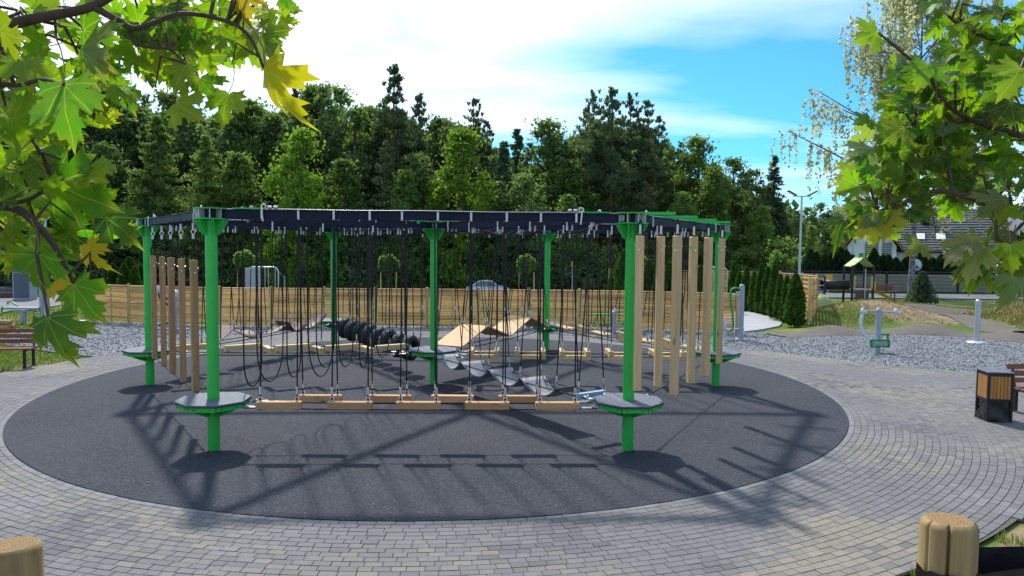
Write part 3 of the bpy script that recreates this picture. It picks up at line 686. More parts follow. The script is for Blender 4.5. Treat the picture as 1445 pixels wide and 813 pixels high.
for i, (tl, ro, cv) in enumerate(((R(6), R(-8), .05), (R(-28), R(6), .0), (R(14), R(22), .06), (R(-10), R(-10), .05), (R(8), R(4), .22), (R(-24), R(-6), .06))):
    kp = plate_kit(.78, .46, tl, ro, .02, MT['beltbrown'], ZP-.14, 'belt', curve=cv)
    loc, rz = at_t(4, 6, (.62+.42+i*.9)/L, ZP-.14)
    put(thing('swinging_board', loc, rz, label=ORD[i]+' brown swinging rubber board behind the zigzag beams, counted from the brown posts', cat='swinging board', group='row of brown swinging boards'), kp)

# plywood ramps between 5 and 7
A, B, u, L, rz = span(5, 7); n_ = 4; seg = (L-1.15)/n_
for i in range(n_):
    tl = R(-17) if i % 2 == 0 else R(17)
    kp = plate_kit(seg/math.cos(R(17))-.02, .72, tl, 0, .03, MT['ply'], ZP-.06, 'plywood_panel')
    loc, rz = at_t(5, 7, (.56+seg*(i+.5))/L, ZP-.02)
    put(thing('tilted_ramp', loc, rz, label=('rising orange' if i % 2 == 0 else 'falling dark sided')+' plywood ramp on four ropes, '+('nearer to' if i < 2 else 'farther from')+' the centre post', cat='ramp', group='rising plywood ramps' if i % 2 == 0 else 'falling plywood ramps'), kp)

# wooden stirrup frames between 5 and 3
zb = ZP-.16
pa = []
for s in (-1, 1): pa.append(('side_block', MB().cbox((s*.27, 0, .12), (.05, .30, .055), .007), MT['pineX']))
for s in (-1, 1): pa.append(('rail', MB().cbox((0, s*.25, .045), (.33, .04, .044), .006), MT['pineX']))
pa = roped(pa, [(-.27, -.25, .175), (-.27, .25, .175), (.27, -.25, .175), (.27, .25, .175)], zb)
ks = kit(pa); A, B, u, L, rz = span(5, 3)
for i, cx in enumerate((684, 749, 811, 878, 941)):
    loc, rz = at_t(5, 3, tpx(5, 3, cx), zb)
    put(thing('stirrup_frame', loc, rz+R(random.uniform(-3, 3)), label=ORD[i]+' square pine stirrup frame on four ropes, counted from the centre post', cat='stirrup step', group='square pine stirrup frames'), ks)

# boards and blocks between 3 and 7
A, B, u, L, rz = span(7, 3)
kblock = kit(roped([('block', MB().cbox((0, 0, .11), (.27, .045, .11), .008), MT['pineX'])], [(-.18, 0, .22), (.18, 0, .22)], ZP-.12)+[('bolt', MB().cyl((-.18, -.055, .15), (-.18, .055, .15), .014, n=8).cyl((.18, -.055, .15), (.18, .055, .15), .014, n=8), MT['black'])])
kflat = plate_kit(.62, .3, R(3), 0, .03, MT['ply'], ZP-.02, 'board')
for i in range(7):
    loc, rz = at_t(7, 3, (.8+i*.77)/L, ZP-.12 if i % 2 else ZP-.04)
    if i % 2: put(thing('balance_block', loc, rz-R(20), label=ORD[(5-i)//2]+' upright pine block on two ropes, counted from the pale posts', cat='balance block', group='upright pine blocks'), kblock)
    else: put(thing('flat_board', loc, rz, label=ORD[(6-i)//2]+' flat plywood board on four ropes, counted from the pale posts', cat='swinging board', group='flat plywood boards'), kflat)

# rope loops between 1 and 5
def loop_kit(w, drop, dy):
    top = T; pts = [(-w/2, -dy, T+.18), (-w/2, -dy, drop+w*1.1)]
    for k in range(1, 16):
        a = math.pi*k/16; pts.append((-w/2*math.cos(a), -dy*math.cos(a), drop+w*1.1-(w*1.1)*math.sin(a)**.8))
    pts += [(w/2, dy, drop+w*1.1), (w/2, dy, T+.18)]
    pts = [(x, y, z-drop) for x, y, z in pts]
    c = []
    for s in (-1, 1): c_ = MB(); c.append(('sleeve', c_, MT['white'])); c_.cyl((s*w/2, s*dy, T+.08-drop), (s*w/2, s*dy, T+.2-drop), .017, n=8)
    return kit([('rope', MB().tube(pts, .0108, 6), MT['rope'], c)])
for i, (a_, b_, by) in enumerate(((345.5, 374.7, 549), (364, 404.5, 542), (406, 429, 535.5), (436, 475, 534), (447, 476, 521), (478, 502, 520), (510, 519, 521.6), (530, 553, 506), (572, 597, 505))):
    t0, t1 = tpx(1, 5, a_), tpx(1, 5, b_); A, B, u, L, rz = span(1, 5); w = max(.3, (t1-t0)*L); tm = (t0+t1)/2
    p, rz = at_t(1, 5, tm); d = (by-346)/CF*p.y; z = max(.4, CH-d)
    put(thing('rope_loop', Vector((p.x, p.y, z)), rz, label=ORD[i]+' long black rope loop, counted from the reddish stepping beams', cat='rope loop', group='row of hanging rope loops'), loop_kit(w, z, .03))
# upright climbing ropes with steel rings between 6 and 7
zr = ZP-.06
kr = kit([('rope', MB().cyl((0, 0, .03), (0, 0, T+.16-zr), .0108, n=6), MT['rope'], [('sleeve', MB().cyl((0, 0, T-.1-zr), (0, 0, T-.01-zr), .017, n=8).cyl((0, 0, .42), (0, 0, .52), .017, n=8), MT['white'])]),
          ('ring', MB().torus((0, 0, .38), .045, .012, 'y').cyl((0, 0, 0), (0, 0, .05), .03, n=8), MT['steel'])])
A, B, u, L, rz = span(6, 7)
for i in range(11):
    loc, rz = at_t(6, 7, (.7+(L-1.4)*i/10)/L, zr, .03*(-1)**i)
    put(thing('hanging_rope', loc, rz, label=ORD[i]+' straight rope with steel ring on the forest side, counted from the tyres', cat='hanging rope', group='straight hanging ropes along the forest side'), kr)
# loose hand ropes with white end stops
for cx, Y, zl in ((868, 19.4, 1.35), (905, 18.2, 1.05), (957, 16.6, 1.1), (825, 20.3, 1.5), (303, 18.4, .95), (335, 19, .9)):
    q = D(cx, 400, Y); side = (7, 3) if cx > 500 else (4, 6)
    loc, rz = at_t(*side, tpx(*side, cx), zl)
    m_ = MB().tube([(.0, 0, .03), (.06, 0, .3), (.14, .02, .8), (.15, .02, T+.1-zl)], .011, 6)
    put(thing('hand_rope', loc, rz, label='loose black hand rope with a white end stop, hung at an angle', cat='hand rope', group='loose hand ropes'), kit([('rope', m_, MT['rope']), ('end_stop', MB().lathe([(.001, 0), (.03, .005), (.036, .03), (.02, .055), (.001, .06)], 10), MT['white'])]))
# ------------------------------------------------------------------ timber slat fences
def resample(pts, step):
    P_ = [Vector((*p, 0)) for p in pts]; out = [P_[0]]; acc = 0
    seg = []; 
    for a, b in zip(P_, P_[1:]): seg.append((a, b, (b-a).length))
    tot = sum(s[2] for s in seg); n = max(1, round(tot/step)); res = []
    for i in range(n+1):
        d = tot*i/n
        for a, b, l in seg:
            if d <= l+1e-6: res.append(a.lerp(b, min(1, d/l))); break
            d -= l
    return res
def smooth_path(pts, k=6):
    P_ = [Vector((*p, 0)) for p in pts]; S = []
    for i in range(len(P_)-1):
        p0, p1, p2, p3 = P_[max(i-1, 0)], P_[i], P_[i+1], P_[min(i+2, len(P_)-1)]
        for j in range(k):
            t = j/k; S.append(.5*((2*p1)+(p2-p0)*t+(2*p0-5*p1+4*p2-p3)*t*t+(3*p1-p0-3*p2+p3)*t**3))
    S.append(P_[-1]); return [(p.x, p.y) for p in S]
slat_cache = {}
def slat_fence(pts, h, label, pitch=.098, step=1.78, base=0., zf=None, cap=True):
    Q = resample(smooth_path(pts), step); L = (Q[1]-Q[0]).length
    zf = zf or (lambda p: base)
    root = thing('wooden_fence', (Q[0].x, Q[0].y, zf(Q[0])), label=label, cat='fence')
    o0 = Vector((Q[0].x, Q[0].y, zf(Q[0]))); hw = L/2-.047
    key = (round(h, 2), round(L, 2))
    if key not in slat_cache:
        pm_ = MB().cbox((0, 0, (h+.07)/2-.02), (.045, .045, (h+.07)/2+.02), .008).mesh('post', MT['fpost'])
        sl = []
        for s in (-1, 1):
            m_ = MB()
            ysl = lambda a: s*.030*math.sin(math.pi*a)*(1 if a < 1 else 0) if 0 else s*(.008+.020*abs(math.sin(2*math.pi*a)))
            nseg = 8; hh = pitch*.44
            ring = []
            for i in range(nseg+1):
                x = (2*i/nseg-1)*hw; y = ysl(i/nseg); ring.append([(x, y-.007, -hh), (x, y-.007, hh), (x, y+.007, hh), (x, y+.007, -hh)])
            vs = [p for r_ in ring for p in r_]; fs = [(4*i+k, 4*i+(k+1) % 4, 4*i+4+(k+1) % 4, 4*i+4+k) for i in range(nseg) for k in range(4)]
            m_.add(vs, [f[::-1] for f in fs]); sl.append(m_.mesh('slat', MT['slat']))
        cp = MB().cbox((0, 0, 0), (hw, .035, .018), .004).mesh('cap_rail', MT['slat'])
        st = MB().cbox((0, 0, h/2), (.022, .036, h/2-.02), .004).mesh('stile', MT['fpost'])
        slat_cache[key] = (pm_, sl, cp, st)
    pm_, sl, cp, st = slat_cache[key]
    n = int((h-.06)/pitch)
    for p in Q: obj('post', pm_, root, loc=Vector((p.x, p.y, zf(p)))-o0, rz=math.atan2(Q[1].y-Q[0].y, Q[1].x-Q[0].x))
    for a, b in zip(Q, Q[1:]):
        mid = (a+b)/2; rz = math.atan2(b.y-a.y, b.x-a.x); z = (zf(a)+zf(b))/2
        pn = obj('panel', st, root, loc=Vector((mid.x, mid.y, z))-o0, rz=rz)
        for i in range(n): obj('slat', sl[i % 2], pn, loc=(0, 0, .05+pitch*(i+.5)))
        obj('cap_rail', cp, pn, loc=(0, 0, h-.005))
    return root
slat_fence([(-16.2, 28.4), (-15.2, 26.6), (-10.4, 25.4), (-3.1, 25.75), (3.5, 25.8), (7.75, 24.85)], 1.36, 'long low fence of golden horizontal slats curving behind the rope course')
slat_fence([(4.9, 36.4), (9.0, 36.3), (12.2, 34.6), (13.0, 31.5), (12.3, 29.2), (11.35, 27.6)], 1.78, 'taller slat fence with an open end standing behind the conifer row')
# ------------------------------------------------------------------ conifers: one leaf generator
def quads(c, a, b):
    n = len(c); v = np.stack([c-a-b, c+a-b, c+a+b, c-a+b], 1).reshape(-1, 3); return v, np.arange(4*n).reshape(-1, 4)
def rnd_unit(n):
    v = NR.normal(size=(n, 3)); return v/np.linalg.norm(v, axis=1, keepdims=True)
def leafcloud(c, size, upbias=0., aspect=.55):
    n = len(c); nrm = rnd_unit(n); nrm[:, 2] += upbias; nrm /= np.linalg.norm(nrm, axis=1, keepdims=True)
    a = np.cross(nrm, rnd_unit(n)); a /= np.linalg.norm(a, axis=1, keepdims=True)+1e-9; b = np.cross(nrm, a)
    s = size*NR.uniform(.6, 1.3, (n, 1)); return quads(c, a*s, b*s*aspect)
def thuja_mesh(h, r, n, m):
    u = NR.uniform(0, 1, n)**.85; th = NR.uniform(0, 6.28, n); z = .04*h+u*h*.96
    prof = r*np.clip(np.minimum((z/h)*6+.35, 1.0), 0, 1)*np.clip((1-(z/h)**2.2), 0, 1)**.75
    lump = 1+.16*np.sin(th*3+z*5)+.10*np.sin(th*7-z*9); rr = prof*lump*NR.uniform(.72, 1.05, n)
    c = np.stack([rr*np.cos(th), rr*np.sin(th), z], 1)
    out = np.stack([np.cos(th), np.sin(th), np.full(n, 1.2)], 1)+.4*rnd_unit(n); out /= np.linalg.norm(out, axis=1, keepdims=True)
    sd = np.cross(out, rnd_unit(n)); sd /= np.linalg.norm(sd, axis=1, keepdims=True)
    s = NR.uniform(.05, .095, (n, 1))*max(.7, h/2.2)
    v, f = quads(c, out*s*1.3, sd*s*.55); return npmesh('foliage', v, f, m)
tj = [thuja_mesh(2.0, .34, 2600, MT['f_thuja']) for _ in range(3)]; tjd = [thuja_mesh(2.0, .5, 2000, MT['f_thujad']) for _ in range(2)]
tstem = MB().cyl((0, 0, -.05), (0, 0, .5), .03, .02, 7).mesh('stem', MT['bark'])
def thuja(p, h, label, group, dark=False, w=1.0):
    o = thing('thuja_shrub', p, random.uniform(0, 6), label=label, cat='thuja', group=group); s = h/2.0
    obj('foliage', random.choice(tjd if dark else tj), o, scale=(s*w, s*w, s)); obj('stem', tstem, o); return o
for i, (px, py) in enumerate(((1109, 455), (1100, 451.5), (1091, 448), (1082, 445), (1073, 442.5), (1063, 440.5), (1052, 438), (1042, 436.5), (1034, 435))):
    p = G(px, py); thuja((p.x, p.y, -.03), random.uniform(1.8, 2.25), ORD[i]+' slim bright thuja of the row, counted from the open fence end', 'slim thujas along the taller fence', w=.72)
p = G(1121, 460); thuja((p.x, p.y, -.03), 1.95, 'full rounded thuja standing at the open end of the taller fence', None, w=1.0)
for px, Y, h in ((868, 34, 2.0), (880, 33.5, 2.7), (916, 34, 2.3), (930, 33.2, 2.0), (944, 34, 2.2), (988, 33, 2.1)):
    q = D(px, 400, Y); thuja((q.x, Y, hgt(q.x, Y)-.03), h, 'thuja between the low fence and the taller slat fence', 'thujas behind the low fence')
for px, Y, h in ((176, 33, 1.7), (183, 33.5, 2.0), (190, 33, 1.6), (200, 34, 1.6), (398, 36, 1.9), (160, 34, 1.7)):
    q = D(px, 400, Y); thuja((q.x, Y, hgt(q.x, Y)-.03), h+.2, 'small thuja growing behind the far end of the low fence', 'small thujas at the fence end')
# ------------------------------------------------------------------ steel barred frames and small things behind the fence
def bars(px0, px1, Y, ztop, label, solid=False):
    a, b = D(px0, 400, Y), D(px1, 400, Y); w = b.x-a.x; z0 = hgt((a.x+b.x)/2, Y)-.03; h = ztop-z0
    r_ = thing('steel_barrier', ((a.x+b.x)/2, Y, z0), label=label, cat='barrier')
    arc = [(-w/2, 0, 0), (-w/2, 0, h-.25)]+[(-w/2+.25*(1-math.cos(t)), 0, h-.25+.25*math.sin(t)) for t in np.linspace(.2, math.pi/2, 5)]+[(w/2-.25*(1-math.cos(t)), 0, h-.25+.25*math.sin(t)) for t in np.linspace(math.pi/2, .2, 5)]+[(w/2, 0, h-.25), (w/2, 0, 0)]
    MB().tube(arc, .035, 8).build('frame', MT['galv'], r_)
    for x in np.arange(-w/2+.16, w/2-.08, .16): MB().cyl((x, 0, .1), (x, 0, h-.03), .016, n=6).build('bar', MT['galv'], r_)
    if solid: MB().cbox((-w/2+.42, -.5, h/2), (.36, .03, h/2-.03), .02).build('side_panel', MT['greypaint'], r_)
    MB().tube([(-w/2, .1, h-.25), (-w/2, .9, h-.5), (-w/2, .9, 0)], .03, 8).tube([(w/2, .1, h-.25), (w/2, .9, h-.5), (w/2, .9, 0)], .03, 8).build('back_stay', MT['galv'], r_)
bars(350, 393, 34, D(370, 377, 34).z, 'pale steel barred frame with a solid grey side panel behind the fence', True)
bars(977, 1026, 33, D(1000, 377, 33).z, 'galvanised frame of upright bars standing behind pale hanging posts')
lc = MB()
def ball_mesh(r, n, m):
    d_ = rnd_unit(n); c = d_*r*NR.uniform(.55, 1.05, (n, 1))*(1+.12*np.sin(d_[:, :1]*7)); v, f = leafcloud(c, .085, .3); return npmesh('crown', v, f, m)
bm_ = [ball_mesh(.52, 1500, MT['f_mid']) for _ in range(2)]
for px, Y, ct in ((345, 38, 366), (548, 38, 372), (743, 38, 372), (901, 39, 371)):
    q = D(px, ct, Y); z0 = hgt(q.x, Y)-.03
    o = thing('young_tree', (q.x, Y, z0), label='young ball crowned tree with support stakes '+{345: 'beside the solid grey panel', 548: 'behind the tyres and fence', 743: 'beside the silver car', 901: 'before the taller slat fence'}[px], cat='tree', group='young staked trees beyond the fence')
    obj('crown', random.choice(bm_), o, loc=(0, 0, q.z-z0), scale=(.95, .95, .85)); MB().tube([(0, 0, -.05), (.02, 0, .9), (0, 0, q.z-z0)], [.035, .03, .022], 8).build('trunk', MT['bark'], o)
    for s in (-1, 1): MB().cyl((s*.42, .1, -.05), (s*.40, .1, q.z-z0-.45), .035, n=8).build('stake', MT['fpost'], o)
# ------------------------------------------------------------------ cars
def smbox(prof_x, w): pass
def car(loc, rz, paint, label, s=1.0):
    r_ = thing('parked_car', loc, rz, label=label, cat='car'); r_.scale = (s, s, s)
    side = [(-2.05, .32), (-2.08, .62), (-1.98, .86), (-1.55, .93), (-.95, 1.40), (-.35, 1.50), (.45, 1.47), (1.05, 1.02), (1.85, .86), (2.07, .66), (2.08, .34)]
    m_ = MB(); n = len(side); lay = [(-.86, .9, 0), (-.80, 1.0, 0), (.80, 1.0, 0), (.86, .9, 0)]
    vs = []
    for y, k, _ in lay:
        for x, z in side:
            tum = 1-.22*max(0, (z-.93)/.57) ; vs.append((x*(1 if k == 1 else .985), y*tum, z if k == 1 else .32+(z-.32)*.97))
    fs = [tuple(range(n)), tuple(range(3*n, 4*n))[::-1]]
    for l in range(3):
        for i in range(n): fs.append((l*n+i, l*n+(i+1) % n, (l+1)*n+(i+1) % n, (l+1)*n+i))
    m_.add(vs, fs); m_.build('body', paint, r_)
    gl = MT['carglass']
    for s_ in (-1, 1):
        y = s_*.80
        def sq(xz): return [Vector((x, s_*(.875*(1-.22*max(0, (z-.93)/.57))+.004), z)) for x, z in xz]
        for poly in ([(-1.28, .98), (-.88, 1.36), (-.42, 1.43), (-.42, .98)], [(-.34, .98), (-.34, 1.43), (.38, 1.40), (.92, 1.0)]):
            q = sq(poly); q2 = [Vector((v.x, v.y+s_*.012, v.z)) for v in q]; k = len(q)
            MB().add(q+q2, [tuple(range(k)), tuple(range(k, 2*k))[::-1]]+[(i, (i+1) % k, k+(i+1) % k, k+i) for i in range(k)]).build('window', gl, r_)
        for x in (-1.28, 1.3):
            w = MB().lathe([(.18, -.1), (.30, -.1), (.32, -.06), (.32, .06), (.30, .1), (.18, .1)], 20, Matrix.Translation((x, s_*.78, .32)) @ Matrix.Rotation(math.pi/2, 4, 'X')).build('wheel', MT['tyre'], r_)
            MB().lathe([(.001, .09), (.1, .1), (.185, .085)], 14, Matrix.Translation((x, s_*.78, .32)) @ Matrix.Rotation(-s_*math.pi/2, 4, 'X')).build('rim', MT['steel'], w)
        MB().cbox((2.02, s_*.62, .68), (.06, .16, .06), .02).build('headlight', MT['white'], r_); MB().cbox((-2.03, s_*.66, .74), (.05, .12, .08), .02).build('taillight', MT['redlamp'], r_)
    MB().add([(.52, -.62, 1.475), (.52, .62, 1.475), (1.06, .74, 1.04), (1.06, -.74, 1.04)], [(0, 1, 2, 3)]).build('windscreen', gl, r_)
    return r_
MT['carglass'] = pm('car_glass', (.03, .04, .05), (.05, .065, .08), 1.5, .12, spec=.8)
MT['redlamp'] = pm('red_lamp', (.35, .02, .02), None, 4, .3)
MT['silver'] = pm('silver_car_paint', (.50, .55, .63), (.47, .52, .60), 2, .25, .3, spec=.6)
q = D(688, 405, 64.5); car((q.x, 64.5, -1.52), R(0), MT['silver'], 'silver hatchback car passing on the road beyond the fence', .92)
q = D(182, 400, 63); car((q.x, 62.4, -1.52), R(180), MT['white'], 'white car on the road beyond the far end of the fence', .95)
# road mesh fence
MT['wire'] = pm('dark_green_wire', (.012, .03, .025), (.02, .04, .03), 5, .5)
mf = thing('mesh_fence', (-14, 69, -1.55), label='dark wire mesh fence along the foot of the forest', cat='fence')
for x in np.arange(-44, 32.1, 2.5): MB().cbox((x, 0, .95), (.03, .03, .95), .004).build('post', MT['wire'], mf)
for z in (.12, .42, .72, 1.02, 1.32, 1.62, 1.86): MB().cyl((-44, .04, z), (32, .04, z), .016, n=5).build('rail', MT['wire'], mf)
m_ = MB()
for x in np.arange(-44, 32, .3): m_.box((x, .045, .95), (.006, .004, .9))
m_.build('wire_mesh', MT['wire'], mf, kind='stuff')
# small signs
MT['yellow'] = pm('yellow_sign', (.75, .42, .02), (.7, .38, .02), 3, .4)
def sign(px, pyt, Y, w, h, label, tri=False):
    q = D(px, pyt, Y); z0 = hgt(q.x, Y)-.05; o = thing('sign_post', (q.x, Y, z0), label=label, cat='sign')
    MB().cyl((0, 0, 0), (0, 0, q.z-z0+h/2), .03, n=8).build('pole', MT['galv'], o)
    if tri: MB().prism([(-w/2, -h/2), (w/2, -h/2), (w/2, h*.2), (0, h/2), (-w/2, h*.2)], -.01, .01, Matrix.Translation((0, -.05, q.z-z0)) @ Matrix.Rotation(math.pi/2, 4, 'X')).build('sign_board', MT['yellow'], o)
    else: MB().cbox((0, -.05, q.z-z0), (w/2, .012, h/2), .004).build('sign_board', MT['yellow'], o)
sign(808, 372, 44, .16, .34, 'narrow pole topped by a small pointed yellow board near the mesh fence', True)
sign(167, 393, 44, .5, .35, 'small rectangular yellow sign beside the fence end thujas')
sign(1169, 391, 48.4, .5, .32, 'small yellow sign in front of the concrete wall')
# ------------------------------------------------------------------ lamp posts
def lamp_mast(px, pyb, pyt, Y, r, label, twin=True):
    q = D(px, pyt, Y); z0 = hgt(q.x, Y)-.05; o = thing('lamp_post', (q.x, Y, z0), label=label, cat='lamp post'); h = q.z-z0
    MB().tube([(0, 0, 0), (0, 0, h*.4), (0, 0, h)], [r, r*.85, r*.6], 14).prism(ngon(r*2.2, 8), 0, .03).build('mast', MT['galv'], o)
    if twin:
        MB().cbox((0, 0, h), (.55, .03, .03), .006).build('cross_arm', MT['galv'], o)
        for s in (-1, 1):
            M = Matrix.Rotation(s*R(-28), 4, 'Y'); l = MB().cbox((s*.62, -.05, h+.18), (.30, .16, .035), .012, M).build('floodlight', MT['black'], o)
            MB().tube([(s*.46, 0, h), (s*.5, 0, h+.12)], .025, 6).build('bracket', MT['galv'], l)
            MB().cbox((s*.62+s*.01, -.05, h+.138), (.26, .13, .006), .002, M).build('lens', MT['white'], l)
    else:
        MB().tube([(0, 0, h), (.12, 0, h+.12), (.5, 0, h+.2)], .04, 8).build('arm', MT['galv'], o); MB().cbox((.7, 0, h+.2), (.28, .11, .035), .015).build('lamp_head', MT['galv'], o)
lamp_mast(1131.5, 395, 277, 44.5, .09, 'tall grey mast with two tilted floodlights on a cross arm')
lamp_mast(59, 452, 182, 24, .085, 'grey lamp post with one flat lamp head rising through maple leaves', False)
lamp_mast(1205, 395, 308, 52.0, .06, 'thin grey pole standing beside the small play tower', False)
# ------------------------------------------------------------------ outdoor fitness devices
def G3(px, py): p = G(px, py); return Vector((p.x, p.y, 0))
# pendulum leg swing with green bent bar
p = G3(1045, 479); o = thing('fitness_device', p, label='grey exercise post with green bent bar and white wrapped disc', cat='fitness device')
MB().tube([(0, 0, -.05), (0, 0, 1.72)], .085, 20).lathe([(.086, 1.70), (.07, 1.76), (.001, 1.78)], 20).prism(ngon(.2, 12), -.01, .012).build('column', MT['greypaint'], o)
MB().cbox((-.16, 0, 1.42), (.14, .04, .03), .008).build('arm', MT['greypaint'], o)
MB().tube([(-.05, 0, 1.62), (-.22, 0, 1.66), (-.34, 0, 1.6), (-.37, 0, 1.4), (-.34, 0, 1.1), (-.28, 0, .8), (-.24, 0, .45), (-.28, 0, .3), (-.42, 0, .25)], .035, 10).build('bent_bar', MT['green2'], o)
MB().cbox((-.12, 0, .33), (.22, .06, .02), .008).build('foot_plate', MT['greypaint'], o)
w = MB(); w.lathe([(.001, -.07), (.16, -.06), (.22, -.02), (.21, .03), (.12, .07), (.001, .08)], 16, Matrix.Translation((-.62, -.1, .55)) @ Matrix.Rotation(R(75), 4, 'Y') @ Matrix.Diagonal((1.35, .9, 1.2, 1)))
w.tube([(-.6, -.1, .3), (-.55, -.1, .12), (-.5, -.12, .02)], [.09, .055, .02], 10).build('wrapped_disc', MT['wrap'], o); MB().tube([(-.28, 0, .4), (-.6, -.05, .5)], .03, 8).build('link', MT['greypaint'], o)
# twister with two wrapped handles
p = G3(1238, 497); o = thing('fitness_device', p, label='grey post with horizontal handlebar, wrapped white handles and green pedal frame', cat='fitness device')
MB().tube([(0, 0, -.05), (0, 0, 1.22)], .075, 20).lathe([(.076, 1.20), (.06, 1.255), (.001, 1.27)], 20).build('column', MT['greypaint'], o)
MB().cyl((-.46, 0, 1.17), (.5, 0, 1.15), .028, n=10).build('handlebar', MT['greypaint'], o)
for s in (-1, 1):
    MB().lathe([(.001, -.03), (.055, 0), (.06, .06), (.045, .12), (.001, .15)], 10, Matrix.Translation((s*.47, -.02, 1.12))).lathe([(.001, 0), (.045, .02), (.05, .07), (.001, .1)], 8, Matrix.Translation((s*.47+.05, -.05, 1.1))).build('wrapped_handle', MT['wrap'], o)
MB().tube([(-.47, -.02, 1.1), (-.52, -.03, .85), (-.46, -.05, .55), (-.3, -.08, .38), (-.05, -.1, .3)], [.045, .045, .042, .04, .03], 9).build('wrapped_lever', MT['wrap'], o)
fr = MB()
for z in (.18, .36): fr.cbox((0, -.12, z), (.26, .03, .025), .006)
for x in (-.25, .25): fr.cbox((x, -.12, .27), (.03, .03, .11), .006)
fr.cbox((.24, .12, .5), (.12, .03, .025), .006).cbox((.34, .12, .41), (.025, .03, .11), .006); fr.build('pedal_frame', MT['green2'], o)
MB().cbox((0, -.1, .27), (.2, .02, .05), .01).build('pedal', MT['greypaint'], o); MB().lathe([(.001, 0), (.08, .02), (.06, .08), (.001, .1)], 10, Matrix.Translation((.2, .02, .28))).build('wrapped_pedal', MT['wrap'], o)
# bare column with white base
p = G3(1378, 483); o = thing('steel_column', p, label='bare grey steel column with a white wrapped base at the gravel edge', cat='column')
MB().tube([(0, 0, 0), (0, 0, 1.32)], .082, 20).lathe([(.083, 1.31), (.06, 1.36), (.001, 1.37)], 20).build('shaft', MT['galv'], o); MB().lathe([(.001, .03), (.2, .028), (.27, .015), (.29, -.01)], 16).build('base', MT['wrap'], o)
# seated press behind the rope course
p = G3(866, 462); p.y -= 1.6; p.x *= .94; o = thing('fitness_device', p, label='green and grey seated press device between fence and rope course', cat='fitness device')
MB().tube([(0, 0, -.05), (0, 0, .72)], .075, 18).lathe([(.076, .71), (.05, .75), (.001, .76)], 18).build('column', MT['greypaint'], o)
for s in (-1, 1):
    b_ = MB().cbox((s*.5, 0, .62), (.38, .16, .02), .008).build('seat', MT['green2'], o)
    MB().tube([(s*.1, 0, .3), (s*.45, 0, .28), (s*.85, 0, .32)], .025, 8).tube([(s*.45, 0, .6), (s*.3, 0, .3)], .022, 8).tube([(s*.55, 0, .6), (s*.7, 0, .3)], .022, 8).build('lever', MT['green2'], o)
# elliptical trainer behind brown posts
p = G3(243, 470); o = thing('fitness_device', p, label='white wrapped elliptical trainer standing behind the brown hanging posts', cat='fitness device')
MB().tube([(.12, 0, -.05), (.12, 0, 1.2)], .07, 16).cbox((0, 0, .12), (.55, .06, .04), .01).build('column', MT['greypaint'], o)
for s in (-1, 1):
    MB().tube([(.12, s*.16, .8), (-.3, s*.2, 1.15), (-.34, s*.2, 1.4)], .028, 8).tube([(.12, s*.16, .8), (.05, s*.2, .35), (-.4, s*.2, .28)], .028, 8).build('lever', MT['black'], o)
    MB().lathe([(.001, 0), (.06, .03), (.065, .2), (.001, .27)], 10, Matrix.Translation((-.34, s*.2, 1.3))).lathe([(.001, 0), (.09, .02), (.08, .1), (.001, .13)], 10, Matrix.Translation((-.4, s*.2, .25))).build('wrapped_grip', MT['wrap'], o)
MB().lathe([(.001, 0), (.13, .03), (.15, .2), (.001, .26)], 12, Matrix.Translation((.12, 0, 1.15))).build('wrapped_top', MT['wrap'], o)
MB().tube([(-.75, 0, -.05), (-.75, 0, .75)], .05, 12).build('rear_post', MT['greypaint'], o)
# devices on the far lawn side
p = G3(33, 455); o = thing('fitness_device', p, label='green framed exercise bench with grey seat beside the side path', cat='fitness device')
MB().tube([(0, 0, -.05), (0, 0, .38)], .1, 16).build('pedestal', MT['greypaint'], o); MB().cbox((0, 0, .52), (.62, .16, .035), .015).build('seat', MT['greypaint'], o); MB().cbox((.02, 0, .40), (.42, .1, .03), .01).build('seat_rail', MT['greypaint'], o)
MB().tube([(-.3, .2, .55), (-.55, .2, .72), (-.68, .2, .72), (-.68, .2, .62)], .03, 8).tube([(-.3, -.2, .42), (-.62, -.2, .35), (-.62, -.2, .55)], .03, 8).tube([(.5, .2, .45), (.75, .2, .38)], .03, 8).build('leg_frame', MT['green2'], o)
MB().tube([(.62, .1, -.05), (.62, .1, 1.25)], .085, 16).build('column', MT['greypaint'], o); MB().tube([(.75, .1, .3), (.75, .1, 1.2), (.62, .1, 1.27), (.5, .1, 1.2), (.5, .1, .9)], .03, 8).build('grip', MT['green2'], o)
p = G3(98, 463); o = thing('fitness_device', p, label='grey exercise column with round step pedals at the gravel edge', cat='fitness device')
MB().tube([(0, 0, -.05), (0, 0, 1.45)], .07, 16).lathe([(.071, 1.44), (.001, 1.5)], 16).build('column', MT['greypaint'], o)
for s in (-1, 1):
    MB().lathe([(.001, .19), (.2, .185), (.21, .16), (.001, .15)], 16, Matrix.Translation((s*.38, 0, .08))).build('pedal', MT['greypaint'], o); MB().lathe([(.12, 0), (.07, .08), (.06, .24)], 12, Matrix.Translation((s*.38, 0, 0))).build('pedal_stem', MT['green2'], o)
MB().tube([(.1, 0, .9), (.16, 0, 1.2), (.12, 0, 1.35)], .03, 8).build('grip', MT['green2'], o)
